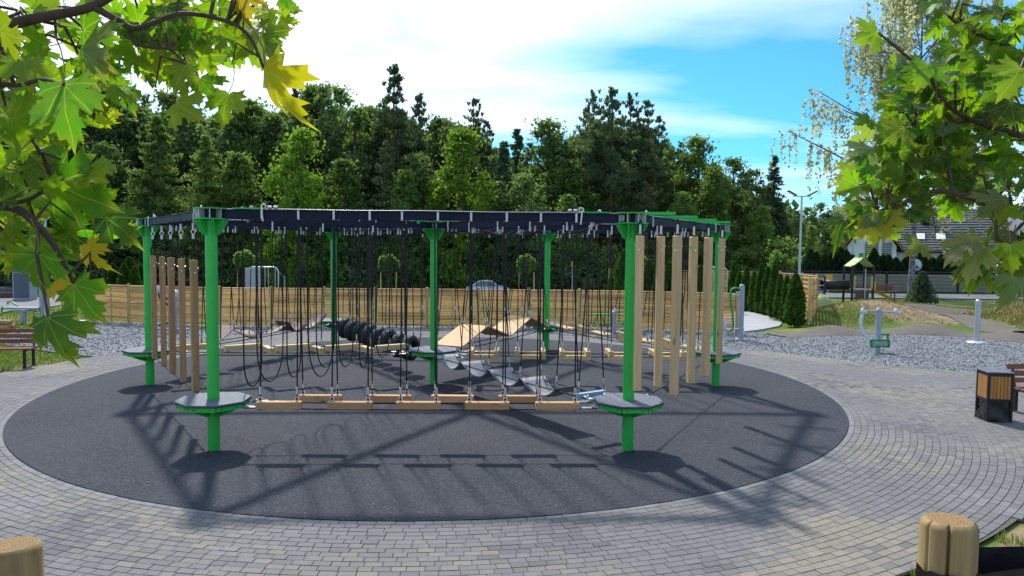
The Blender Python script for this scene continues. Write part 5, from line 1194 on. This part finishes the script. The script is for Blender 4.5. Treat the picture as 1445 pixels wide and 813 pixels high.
TL = [(-60,100,80,'P'),(-20,140,74,'D'),(15,120,80,'P'),(50,150,74,'D'),(70,110,82,'D'),(98,118,80,'P'),(125,112,78,'P'),(155,118,80,'D'),(185,128,82,'P'),(100,235,71,'M'),(150,200,73,'D'),(205,135,84,'P'),(240,128,82,'D'),(268,140,84,'P'),
 (222,165,71,'L'),(290,192,71,'L'),(335,215,72,'M'),(318,150,82,'P'),(350,140,84,'M'),(385,160,82,'D'),(415,124,80,'P'),(443,122,84,'M'),(468,118,82,'D'),(425,180,70,'B'),(500,150,78,'D'),(485,225,71,'M'),(522,150,82,'M'),(545,150,80,'P'),(562,94,78,'P'),(596,134,80,'P'),(620,165,83,'D'),
 (540,200,72,'P'),(590,215,72,'D'),(575,240,70,'M'),(640,175,80,'D'),(670,142,80,'P'),(692,172,82,'P'),(654,180,70,'B'),(712,200,76,'S'),(730,182,84,'S'),(750,202,80,'P'),(776,168,79,'D'),(740,245,71,'D'),(700,255,71,'D'),(805,225,76,'M'),(828,150,80,'P'),(836,130,78,'P'),(860,126,77,'P'),(888,134,78,'P'),(916,142,78,'P'),(935,165,82,'P'),
 (800,275,70,'M'),(957,202,80,'P'),(986,192,78,'M'),(1008,235,74,'M'),(965,270,70,'M'),(1036,222,78,'D'),(1062,238,80,'D'),(1093,220,80,'S'),(1075,290,74,'M'),(1110,300,84,'D')]
SPEC = {222: 'taller soft light green larch standing before the dark pines', 290: 'shorter soft light green larch standing before the dark pines'}
for a in TL: tree(*a, label=SPEC.get(a[0]) if a[3] == 'L' else None, wide={'P': 1.05, 'B': .85, 'L': 1.1, 'S': 1.5}.get(a[3], .9))
sky_x = [-100, 70, 125, 210, 268, 350, 443, 520, 560, 610, 670, 700, 750, 776, 836, 916, 960, 1036, 1093, 1120]; sky_y = [120, 112, 115, 135, 135, 145, 125, 145, 140, 150, 150, 185, 205, 185, 150, 160, 215, 235, 250, 300]
x_ = -110
while x_ < 1105:
    tree(x_, np.interp(x_, sky_x, sky_y)+random.uniform(18, 55), random.uniform(88, 100), random.choice('PMDPDM')); x_ += random.uniform(17, 25)
for i in range(40): tree(-60+i*30+random.uniform(-10, 10), random.uniform(322, 352), random.uniform(70.2, 72), 'U', 1.1)
for px, py, Y, k in ((1112, 318, 78, 'M'), (1128, 330, 76, 'D'), (1145, 318, 82, 'M'), (1165, 322, 84, 'D'), (1185, 318, 84, 'D'), (1140, 292, 112, 'D'), (1158, 286, 115, 'D'), (1176, 290, 110, 'P'), (1194, 288, 112, 'D'), (1214, 290, 112, 'D'), (1240, 286, 115, 'P'), (1120, 300, 110, 'D'), (1345, 285, 120, 'D'), (1400, 275, 118, 'D'), (1450, 270, 118, 'P')):
    tree(px, py, Y, k, .9, None if 0 else {'M': 'mid green broadleaf tree beyond the house and wall', 'D': 'dark broadleaf tree in the distant wood beyond the house', 'P': 'distant pine rising over the wood beyond the house'}[k])['group'] = 'trees beyond the house'
for px, py in ((1108, 358), (1122, 362), (1136, 366), (1150, 362), (1172, 366), (1095, 352)):
    tree(px, py, 56, 'U', .55, 'garden shrub beyond the concrete wall')['group'] = 'garden shrubs beyond the wall'
# deep wood behind the edge
n = 30000; X_ = NR.uniform(-95, 45, n); Y_ = NR.uniform(104, 122, n); hz_ = np.interp(722+CF*X_/113, sky_x, [(352-y-28)*.11+1.2 for y in sky_y]); Z_ = -1.6+NR.uniform(0, 1, n)**.8*(hz_+1.6)
v, f = leafcloud(np.stack([X_, Y_, Z_], 1), .55, .3, .7)
obj('deep_wood', npmesh('deep_wood', v, f, MT['f_dark']), kind='stuff', label='dark mass of the deep wood behind the forest edge', cat='wood')
# birch by the wall and spruce sapling
K, h = birch(); q = D(1285, 410, 46.5); o = thing('birch_tree', (q.x, 46.5, -.05), .6, label='weeping birch with pale trembling leaves and dark trunk by the concrete wall', cat='tree'); o.scale = (1.18, 1.18, 1.32); put(o, K)
K, h = spruce(seed=21, h=2.2, Rm=.62, z0=.05, lev=10, per=6); q = D(1300, 428, 39.5)
for i_, (n_, me_, c_) in enumerate(K): pass
sp_L = []; tr = MB(); limb(tr, [(0, 0, -.05), (0, 0, 1.5)], .035, .008, 7)
for k in range(16):
    t = k/15; z = .08+1.4*t; ln = .62*(1-t)**.8+.05
    for a in np.linspace(0, 6.28, 9)[:-1]+random.uniform(0, .7):
        e = np.array([math.cos(a)*ln, math.sin(a)*ln, z+.05*ln]); b0 = np.array([0, 0, z]); limb(tr, [Vector(b0), Vector(e)], .01, .003, 3)
        for fr in (.35, .65, 1.): c = b0+(e-b0)*fr; sp_L.append(needles(clump(c, .10, 16, .6), c, .05, .25))
v, f = merge(sp_L); o = thing('spruce_sapling', (q.x, 39.5, hgt(q.x, 39.5)-.03), label='small bushy spruce sapling growing on the lawn by the birch', cat='tree'); o.scale = (1.15, 1.15, 1.15); put(o, [('trunk', tr.mesh('trunk', MT['bark']), []), ('crown', npmesh('crown', v, f, MT['f_spruce']), [])])

# ------------------------------------------------------------------ grass
def blades(name, pts, h, m, label, per=1, w=.006):
    n = len(pts); b0 = np.array(pts, float); th = NR.uniform(0, 6.28, n); hh = h*NR.uniform(.5, 1.3, n); ln = NR.uniform(.1, .7, n)*hh
    d_ = np.stack([np.cos(th), np.sin(th)], 1); s = np.stack([-d_[:, 1], d_[:, 0]], 1)*w*NR.uniform(.7, 1.5, (n, 1))
    v = np.zeros((n, 5, 3)); v[:, 0, :2] = b0[:, :2]-s; v[:, 1, :2] = b0[:, :2]+s; v[:, 0, 2] = v[:, 1, 2] = b0[:, 2]-.01
    v[:, 2, :2] = b0[:, :2]+s*.8+d_*(ln*.35)[:, None]; v[:, 3, :2] = b0[:, :2]-s*.8+d_*(ln*.35)[:, None]; v[:, 2, 2] = v[:, 3, 2] = b0[:, 2]+hh*.6
    v[:, 4, :2] = b0[:, :2]+d_*ln[:, None]; v[:, 4, 2] = b0[:, 2]+hh
    t = np.concatenate([np.array([(0, 1, 2), (0, 2, 3), (3, 2, 4)])[None]+5*np.arange(n)[:, None, None]]).reshape(-1, 3)
    return obj(name, npmesh(name, v, t, m), kind='stuff', label=label, cat='grass')
def scatter(n, x0, x1, y0, y1, test):
    out = []
    while len(out) < n:
        x, y = random.uniform(x0, x1), random.uniform(y0, y1)
        if test(x, y): out.append((x, y, hgt(x, y)-.05))
    return out
def pol(x, y): return math.hypot(x-CC.x, y-CC.y), math.degrees(math.atan2(y-CC.y, x-CC.x))
def lawnL(x, y):
    r_, t = pol(x, y); return (r_ > ROUT(t)+.05 and (t > 158 or t < -150) and (r_ > RGRV(t)+.05 if t < 161 else True))
blades('lawn_grass', scatter(9000, -19, -10.3, 13, 21.5, lawnL), .09, MT['grassblade'], 'short lawn grass behind the bench beside the maple', w=.011)
def lawnFar(x, y):
    r_, t = pol(x, y); return r_ > RGRV(t)+.1 and t > 135
blades('verge_grass', scatter(6000, -26, -15.5, 22, 32, lawnFar), .10, MT['grassblade'], 'green verge between gravel and side path', w=.018)
def mound(x, y): 
    return soil(x, y)*random.uniform(.3, 1.2) < .55 and (y > 26.9 or x > 17.2) and hgt(x, y) > .03 and not (16.4 < x < 17.9 and 24 < y < 30)
blades('mound_grass', scatter(14000, 10.5, 24, 23, 36, mound), .07, MT['drygrass'], 'dry yellowing grass on the pump track mounds', w=.016)
def rightw(x, y): return soil(x, y) < .9 and x > 17.6 and y < 31 and y > 22.5
blades('tall_weeds', scatter(5000, 17.5, 24, 22.5, 31, rightw), .26, MT['drygrass'], 'taller weeds in the dip between the pump track mounds', w=.016)
def front(x, y):
    r_, t = pol(x, y); return ROUT(t)+.02 < r_ < ROUT(t)+1.6 and MN.noise(Vector((x*2.3, y*2.3, 0))) > .12
blades('edge_grass', scatter(5000, 3.2, 9, 4.5, 9.5, front), .085, MT['grassblade'], 'sparse grass tufts on bare soil at the paving edge', w=.004)
def rb(x, y):
    r_, t = pol(x, y); return r_ > ROUT(t)+.03 and r_ < ROUT(t)+2
blades('corner_grass', scatter(7000, 8.3, 13, 10, 14.5, rb), .09, MT['grassblade'], 'green lawn patch beside the litter bin bench', w=.007)
# ------------------------------------------------------------------ maple branches close to the viewer
half = [(0, 0), (.12, -.08), (.28, -.07), (.48, -.17), (.45, -.03), (.60, .03), (.40, .13), (.55, .20), (.76, .30), (.66, .38), (.72, .54), (.52, .46), (.46, .56), (.24, .40), (.21, .52), (.34, .72), (.22, .70), (.20, .84), (.10, .82), (0, 1.08)]
outl = half+[(-x, y) for x, y in half[-2:0:-1]]
def maple_leaf(seed, curl, fold, droop):
    rs = random.Random(seed); ct = Vector((0, .2)); n = len(outl); vs = []; uvs = []
    for fr in (1., .62, .3):
        for x, y in outl:
            q = ct+(Vector((x, y))-ct)*fr; vs.append(q)
    vs.append(ct); fs = [(i*n+k, i*n+(k+1) % n, (i+1)*n+(k+1) % n, (i+1)*n+k) for i in range(2) for k in range(n)]+[(2*n+k, 2*n+(k+1) % n, 3*n) for k in range(n)]
    P3 = []
    for q in vs:
        x, y = q; a = math.atan2(x, y+.02); rr = math.hypot(x, y)
        z = -curl*rr*rr + fold*abs(x) - droop*max(0, y-.2)**2 + .06*math.sin(a*4.3+seed)*rr + .03*math.sin(9*x+seed)*math.cos(8*y) - .05*abs(math.sin(a*2.2))*rr
        P3.append((x+.05*math.sin(seed+3*y)*rr, y, z))
    me = bpy.data.meshes.new('leaf'); pv = [(0, 0, 0), (.0, -.3, -.08), (.02, -.6, -.05), (.03, -.85, .06)]; tb = MB().tube(pv[::-1], [.02, .013, .013, .016], 4)
    nb_ = len(P3); me.from_pydata(P3+tb.v, [], fs+[tuple(i+nb_ for i in f) for f in tb.f]); me.polygons.foreach_set('use_smooth', [True]*len(me.polygons))
    me.polygons.foreach_set('material_index', [0]*len(fs)+[1]*len(tb.f)); me.materials.append(MT['leaf']); me.materials.append(MT['petiole'])
    at = me.attributes.new('flat', 'FLOAT_VECTOR', 'POINT'); at.data.foreach_set('vector', [c for q in vs for c in (q.x, q.y, 0.)]+[0.]*(3*len(tb.v))); me.update(); return me
def leaf_mat():
    b = NB('maple_leaf'); fv = b.nd('ShaderNodeAttribute', attribute_name='flat').outputs['Vector']; s = b.nd('ShaderNodeSeparateXYZ', {0: fv}).outputs; oi = b.nd('ShaderNodeObjectInfo')
    ang = b.nd('ShaderNodeMath', {0: s[0], 1: b.math('ADD', s[1], .015)}, operation='ARCTAN2').outputs[0]
    rr = b.nd('ShaderNodeVectorMath', {0: fv}, operation='LENGTH').outputs['Value']
    pg = b.math('PINGPONG', ang, R(41)/2.); main = b.math('MULTIPLY', b.math('SUBTRACT', R(41)/2., b.math('ABSOLUTE', b.math('SUBTRACT', R(41)/2., b.math('ABSOLUTE', pg)))), rr)
    pp = b.math('PINGPONG', b.math('ADD', ang, 8*R(41)), R(41)/2.); vein = b.ramp(b.math('MULTIPLY', pp, rr), .014, .004)
    sec = b.ramp(b.math('ABSOLUTE', b.math('SINE', b.math('ADD', b.math('MULTIPLY', rr, 34.), b.math('MULTIPLY', pp, -30.)))), .10, .0)
    vf = b.math('MAXIMUM', b.math('MULTIPLY', vein, .55), b.math('MULTIPLY', sec, .22))
    ofs = b.nd('ShaderNodeVectorMath', {0: fv, 1: b.nd('ShaderNodeCombineXYZ', {2: b.math('MULTIPLY', oi.outputs['Random'], 30.)}).outputs[0]}, operation='ADD').outputs[0]
    n1_ = b.noise(ofs, 2.2, 4, .6); n2_ = b.noise(ofs, 9., 4, .7)
    base = b.mix(b.math('MULTIPLY', b.ramp(n1_, .48, .72), .35), oi.outputs['Color'], (.15, .22, .015))
    edge = b.math('MULTIPLY', b.ramp(b.math('ADD', rr, b.math('MULTIPLY', n1_, .9)), 1.1, 1.6), .45)
    base = b.mix(edge, base, (.30, .24, .02)); base = b.mix(b.math('MULTIPLY', b.ramp(n2_, .70, .78), .8), base, (.10, .045, .015))
    base = b.mix(vf, base, (.30, .36, .13))
    d_ = b.bsdf(base, .42, 0, b.math('SUBTRACT', n2_, b.math('MULTIPLY', vf, 1.2)), .35, .01, spec=.45)
    t_ = b.nd('ShaderNodeBsdfTranslucent', {0: b.mix(1.0, base, (2.0, 2.2, .5), 'MULTIPLY')}).outputs[0]
    return b.out(b.nd('ShaderNodeMixShader', {0: .52, 1: d_, 2: t_}).outputs[0])
MT['leaf'] = leaf_mat(); MT['petiole'] = pm('leaf_stalk', (.28, .20, .06), (.22, .12, .05), 20, .5)
LM = [maple_leaf(1, .10, .12, .10), maple_leaf(2, .30, -.10, .25), maple_leaf(3, -.15, .30, .3), maple_leaf(4, .45, .2, .5), maple_leaf(5, .05, .02, .12), maple_leaf(6, .2, .55, .6), maple_leaf(7, .55, -.35, .3), maple_leaf(8, -.1, .7, .2), maple_leaf(9, .7, .3, .9)]
TINT = {'g': (.062, .165, .012), 'l': (.135, .225, .012), 'y': (.30, .28, .012), 'd': (.042, .10, .014), 's': (.13, .17, .09), 'o': (.34, .22, .02)}
def leaf(parent, att, size, phi, tilt, roll, tint, mesh=None, jit=.15):
    tip = Vector((math.sin(phi), 0, -math.cos(phi))); nrm = Vector((0, -1, 0)); M = Matrix.Rotation(roll, 3, tip)
    nrm = M @ nrm; sd_ = tip.cross(nrm).normalized(); M2 = Matrix.Rotation(tilt, 3, sd_); tip = M2 @ tip; nrm = M2 @ nrm
    mat = Matrix((sd_, tip, nrm)).transposed().to_4x4(); mat.translation = att; c = tuple(x*random.uniform(1-jit, 1+jit) for x in TINT[tint])
    o = obj('leaf', mesh or random.choice(LM), parent, color=c); o.matrix_local = Matrix.Translation(-PARO[parent.name]) @ mat @ Matrix.Scale(size, 4); return o
PARO = {}
def maple(root_loc, trunk_pts, limbs, label):
    o = thing('maple_tree', root_loc, label=label, cat='tree'); o0 = Vector(root_loc)
    m_ = MB(); limb(m_, [Vector(p)-o0 for p in trunk_pts], .13, .07, 12); m_.build('trunk', MT['bark'], o); L = []
    for pts, r0, r1 in limbs:
        S = []
        for i in range(len(pts)-1):
            p0, p1, p2, p3 = pts[max(i-1, 0)], pts[i], pts[i+1], pts[min(i+2, len(pts)-1)]
            for k in range(5): t = k/5; S.append(.5*((2*p1)+(p2-p0)*t+(2*p0-5*p1+4*p2-p3)*t*t+(3*p1-p0-3*p2+p3)*t**3))
        S.append(pts[-1]); m_ = MB(); limb(m_, [p-o0 for p in S], r0, r1, 8); br = m_.build('branch', MT['twig'], o); PARO[br.name] = o0; L.append((br, S))
    return o, L
def twig(br, S, tgt, r=.0045):
    pts_all = [p for p in S]; s = min(pts_all, key=lambda p: (p-tgt).length); o0 = PARO[br.name]; mid = s.lerp(tgt, .5)+Vector((random.uniform(-.04, .04), random.uniform(-.04, .04), .05))
    m_ = MB(); m_.tube([s-o0, s.lerp(mid, .6)-o0, mid-o0, mid.lerp(tgt, .6)-o0, tgt-o0], [r*1.25, r*1.15, r, r*.85, r*.6], 5); t = m_.build('twig', MT['twig'], br); return t
def foliate(L, clusters, per, size, tints, tiltr, seed):
    rs = random.Random(seed)
    for px, py, Y in clusters:
        c = D(px, py, Y); br, S = min(L, key=lambda b: min((p-c).length for p in b[1])); twig(br, S, c)
        n = per+rs.choice((-1, 0, 1)); a0 = rs.uniform(0, 6.28)
        for k in range(n):
            a = a0+2*math.pi*k/n+rs.uniform(-.4, .4); sz = size*rs.uniform(.72, 1.2)
            d_ = Vector((math.cos(a)*.75, rs.uniform(-.7, .7), math.sin(a)*.55-.35)).normalized(); att = c+d_*sz*.86
            phi = math.atan2(d_.x, -d_.z)+rs.uniform(-.5, .5); leaf(br, att, sz, phi*.8, rs.uniform(-tiltr, tiltr), rs.uniform(-.9, .9), rs.choice(tints))
# maple beside the brown bench side
lt = (-2.75, 2.3, hgt(-2.75, 2.3)-.1); V = lambda px, py, Y: D(px, py, Y); tp = [Vector(lt), Vector((-2.72, 2.3, 2.2)), Vector((-2.7, 2.25, 3.2)), Vector((-2.8, 2.3, 4.6))]
limbsL = [([tp[2], V(-160, 75, 2.1), V(-40, 50, 2.0), V(0, 38, 1.95), V(60, 24, 1.95), V(130, 9, 1.95), V(190, -28, 2.0)], .022, .010),
 ([V(130, 9, 1.95), V(165, 28, 1.97), V(188, 40, 2.0), V(215, 33, 2.02), V(258, 19, 2.05), V(320, 30, 2.1), V(352, 52, 2.1), V(372, 96, 2.1)], .010, .004),
 ([V(183, 38, 2.0), V(188, 58, 2.0), V(205, 66, 2.02), V(240, 70, 2.05), V(262, 92, 2.05)], .006, .003),
 ([tp[1]+Vector((0, 0, .45)), V(-160, 262, 2.0), V(-60, 285, 1.9), V(0, 290, 1.85), V(28, 297, 1.83), V(52, 318, 1.8), V(72, 340, 1.8), V(92, 375, 1.8), V(104, 400, 1.8)], .018, .004),
 ([V(0, 290, 1.85), V(40, 282, 1.9), V(75, 262, 1.95), V(110, 262, 2.0)], .007, .003),
 ([V(52, 318, 1.8), V(54, 340, 1.76), V(52, 360, 1.72), V(60, 400, 1.7), V(68, 448, 1.68)], .005, .003),
 ([V(-160, 75, 2.1), V(-60, 110, 1.95), V(20, 120, 1.85), V(60, 112, 1.75), V(90, 120, 1.5)], .010, .003)]
oL, LL = maple(lt, tp, limbsL, 'maple with broad sunlit yellow green leaves, branch overhanging the brown bench')
foliate(LL, [(25, 15, 2.1), (80, 55, 2.0), (145, 35, 2.3), (195, 15, 2.3), (240, 15, 2.3), (292, 18, 2.2), (340, 20, 2.2), (378, 12, 2.4), (15, 95, 1.95), (125, 105, 2.2), (8, 150, 1.9), (48, 195, 2.0), (28, 245, 1.95), (85, 225, 1.9), (115, 300, 2.0), (15, 325, 2.0), (62, 345, 2.0), (160, 75, 2.3), (232, 62, 2.3), (262, 88, 2.3), (212, 52, 2.2), (100, 10, 2.3), (-10, 50, 1.8), (0, 220, 2.3), (70, 150, 2.3), (35, 60, 2.4), (175, 95, 2.4), (-20, 300, 1.8), (40, 285, 2.2), (300, 45, 2.4), (-15, 120, 2.2), (110, 160, 2.4)],
        5, .082, 'glllglldly', .95, 5)
for x, y, Y, szp, ph, ti, ro, tt, me_ in ((88, 120, 1.5, 88, 8, .1, .2, 'g', 4), (250, 146, 2.05, 46, 55, .2, -.3, 'l', 0), (322, 132, 2.1, 50, -8, .2, .3, 'l', 4), (374, 98, 2.1, 95, 24, .1, .95, 'y', 1), (338, -14, 2.1, 48, 8, .2, .6, 'o', 1), (402, -12, 2.2, 30, 20, .1, .5, 'g', 0),
   (69, 448, 1.68, 72, 16, .15, .15, 'd', 1), (52, 360, 1.72, 62, -8, -.25, .1, 'g', 4), (106, 402, 1.8, 66, 36, .1, .2, 'g', 0), (98, 398, 1.85, 42, -62, .2, .3, 'y', 0), (122, 345, 1.9, 45, 25, .2, .5, 'y', 3), (78, 262, 1.95, 92, 70, .1, .2, 'g', 4), (118, 70, 2.0, 85, 66, .9, .3, 's', 1), (368, 55, 2.2, 52, 62, .6, .6, 's', 0), (375, 45, 2.2, 40, 95, .3, .3, 'd', 0), (262, 92, 2.05, 44, -20, .2, .2, 'l', 0), (232, 10, 2.1, 60, 10, .2, .1, 'd', 4)):
    c = V(x, y, Y); br, S = min(LL, key=lambda b: min((p-c).length for p in b[1])); leaf(br, c, szp*Y/CF, R(ph), ti, ro, tt, LM[me_])
    if min((p-c).length for p in S) > .03: twig(br, S, c - Vector((math.sin(R(ph)), 0, -math.cos(R(ph))))*(szp*Y/CF*.8), .003)
# maple beside the black sheet side
rt = (3.35, 3.0, hgt(3.35, 3.0)-.1); tp = [Vector(rt), Vector((3.3, 3.0, 2.2)), Vector((3.25, 2.95, 3.4)), Vector((3.35, 3.0, 5.0))]
limbsR = [([tp[1]+Vector((0, 0, .5)), V(1580, 345, 2.9), V(1480, 318, 2.8), V(1430, 300, 2.75), V(1375, 281, 2.7), V(1325, 270, 2.7), V(1270, 288, 2.7), V(1235, 300, 2.7)], .022, .005),
 ([tp[2], V(1540, 110, 3.0), V(1450, 82, 2.9), V(1412, 60, 2.85), V(1392, 52, 2.85), V(1360, 40, 2.9), V(1335, 20, 2.95)], .018, .005),
 ([V(1480, 205, 3.0), V(1420, 184, 2.9), V(1372, 170, 2.85), V(1335, 146, 2.8), V(1310, 108, 2.75), V(1280, 80, 2.75), V(1240, 47, 2.75)], .012, .004),
 ([tp[2]-Vector((0, 0, .2)), V(1560, 225, 3.0), V(1480, 205, 3.0)], .018, .012),
 ([V(1372, 170, 2.85), V(1330, 178, 2.85), V(1290, 195, 2.85), V(1262, 215, 2.85)], .007, .003),
 ([V(1480, 318, 2.8), V(1440, 352, 2.6), V(1405, 368, 2.5), V(1388, 392, 2.45)], .009, .003),
 ([V(1450, 82, 2.9), V(1430, 120, 2.7), V(1440, 150, 2.6)], .007, .003)]
oR, LR = maple(rt, tp, limbsR, 'maple with crowded windblown green leaves overhanging the black sheet and post')
foliate(LR, [(1345, 18, 2.9), (1385, 10, 2.9), (1425, 20, 2.8), (1440, 60, 2.8), (1395, 75, 2.9), (1345, 115, 2.9), (1310, 128, 2.8), (1290, 160, 2.8), (1335, 155, 2.9), (1380, 120, 3.0), (1430, 125, 2.7), (1265, 190, 2.8), (1300, 200, 2.8), (1350, 205, 2.9), (1400, 195, 2.9), (1440, 205, 2.8), (1245, 235, 2.8), (1285, 240, 2.8), (1330, 235, 2.8), (1375, 245, 2.8), (1425, 250, 2.8), (1232, 275, 2.7), (1262, 278, 2.7), (1222, 300, 2.75), (1440, 320, 2.7), (1425, 345, 2.7), (1400, 355, 2.6), (1440, 375, 2.6), (1320, 180, 3.0), (1360, 160, 3.0), (1405, 150, 3.0), (1275, 215, 2.9), (1310, 255, 2.9), (1420, 90, 3.0), (1442, 265, 2.6), (1290, 105, 2.9), (1255, 160, 2.9), (1345, 135, 3.1), (1395, 230, 3.1), (1350, 260, 3.0), (1240, 210, 3.0), (1300, 225, 3.1), (1375, 60, 3.1), (1445, 10, 3.0), (1300, 175, 3.1), (1380, 210, 3.2), (1435, 165, 3.1), (1260, 260, 3.0), (1400, 380, 2.8), (1440, 350, 2.9)],
        6, .084, 'gdgdslldgs', 1.0, 9)
for x, y, Y, szp, ph, ti, ro, tt, me_ in ((1238, 46, 2.75, 58, -65, .2, .2, 'l', 0), (1250, 300, 2.65, 62, 0, .2, .2, 'y', 4), (1235, 320, 2.65, 50, -62, .2, .3, 'y', 0), (1300, 345, 2.7, 50, -50, .3, .5, 's', 2), (1385, 350, 2.45, 85, -12, .3, 1.35, 's', 0), (1372, 335, 2.5, 85, -35, .3, 1.35, 's', 0), (1440, 95, 2.5, 85, -30, .2, .2, 'l', 4), (1425, 345, 2.4, 66, 10, .2, .8, 'l', 4), (1230, 210, 2.8, 60, -60, .5, .5, 's', 1), (1275, 180, 2.7, 62, -50, .4, .4, 'l', 0), (1310, 90, 2.7, 65, -20, .3, .3, 'l', 4)):
    szp *= .66; c = V(x, y, Y); br, S = min(LR, key=lambda b: min((p-c).length for p in b[1])); leaf(br, c, szp*Y/CF, R(ph), ti, ro, tt, LM[me_])
    if min((p-c).length for p in S) > .03: twig(br, S, c - Vector((math.sin(R(ph)), 0, -math.cos(R(ph))))*(szp*Y/CF*.8), .003)

# the rest of both crowns, beyond what the photograph shows
def pix(p):
    q = cam.matrix_world.inverted() @ p
    if q.z > -.05: return None
    return 722.5+CF*q.x/-q.z, 406.5-CF*q.y/-q.z
def crown_rest(o, root, limbs, ctr, rad, n, seed):
    rs = random.Random(seed); o0 = Vector(root); vs, fs, mi, fl = [], [], [], []; tries = 0; k = 0; L = []
    pts = [p for br, S in limbs for p in S]
    m_ = MB()
    for j in range(14):
        d_ = Vector((rs.gauss(0, 1), rs.gauss(0, 1), rs.uniform(-.2, 1.2))).normalized(); e = Vector(ctr)+Vector((d_.x*rad[0], d_.y*rad[1], d_.z*rad[2]))*.9
        s0 = Vector((root[0]+.02, root[1], rs.uniform(3.0, 4.5))); mid = s0.lerp(e, .5)+Vector((0, 0, .15))
        ok = all((lambda q: q is None or not (-60 < q[0] < 1505 and -60 < q[1] < 873))(pix(s0.lerp(e, t/6.))) for t in range(7))
        if ok: limb(m_, [s0-o0, mid-o0, e-o0], .03, .006, 6); pts += [s0.lerp(e, t) for t in (.4, .6, .8, 1.)]*3
    if m_.v: m_.build('upper_branches', MT['twig'], o)
    while k < n and tries < n*30:
        tries += 1; b = rs.choice(pts); p = b+Vector((rs.gauss(0, .16), rs.gauss(0, .16), rs.gauss(-.06, .12))); q = pix(p)
        if (p-Vector((0, 0, CH))).length < 1.2: continue
        if q and -150 < q[0] < 1595 and -150 < q[1] < 963: continue
        me = rs.choice(LM); M = Matrix.Translation(p-o0) @ Matrix.Rotation(rs.uniform(0, 6.28), 4, 'Z') @ Matrix.Rotation(rs.uniform(.6, 2.2), 4, 'X') @ Matrix.Rotation(rs.uniform(-.6, .6), 4, 'Y') @ Matrix.Scale(rs.uniform(.07, .11), 4)
        b0 = len(vs); vs += [tuple(M @ v.co) for v in me.vertices]; fs += [tuple(i+b0 for i in pl.vertices) for pl in me.polygons]; mi += [pl.material_index for pl in me.polygons]
        buf = [0.]*(3*len(me.vertices)); me.attributes['flat'].data.foreach_get('vector', buf); fl += buf; k += 1
    me = bpy.data.meshes.new('foliage'); me.from_pydata(vs, [], fs); me.polygons.foreach_set('use_smooth', [True]*len(fs)); me.polygons.foreach_set('material_index', mi); me.materials.append(MT['leaf']); me.materials.append(MT['petiole'])
    me.attributes.new('flat', 'FLOAT_VECTOR', 'POINT').data.foreach_set('vector', fl); me.update(); obj('foliage', me, o, kind='stuff', color=TINT['g'])
crown_rest(oL, lt, LL, (-2.9, 2.4, 4.9), (1.5, 1.5, 1.3), 700, 31)
crown_rest(oR, rt, LR, (3.5, 3.1, 5.2), (1.5, 1.5, 1.3), 700, 32)
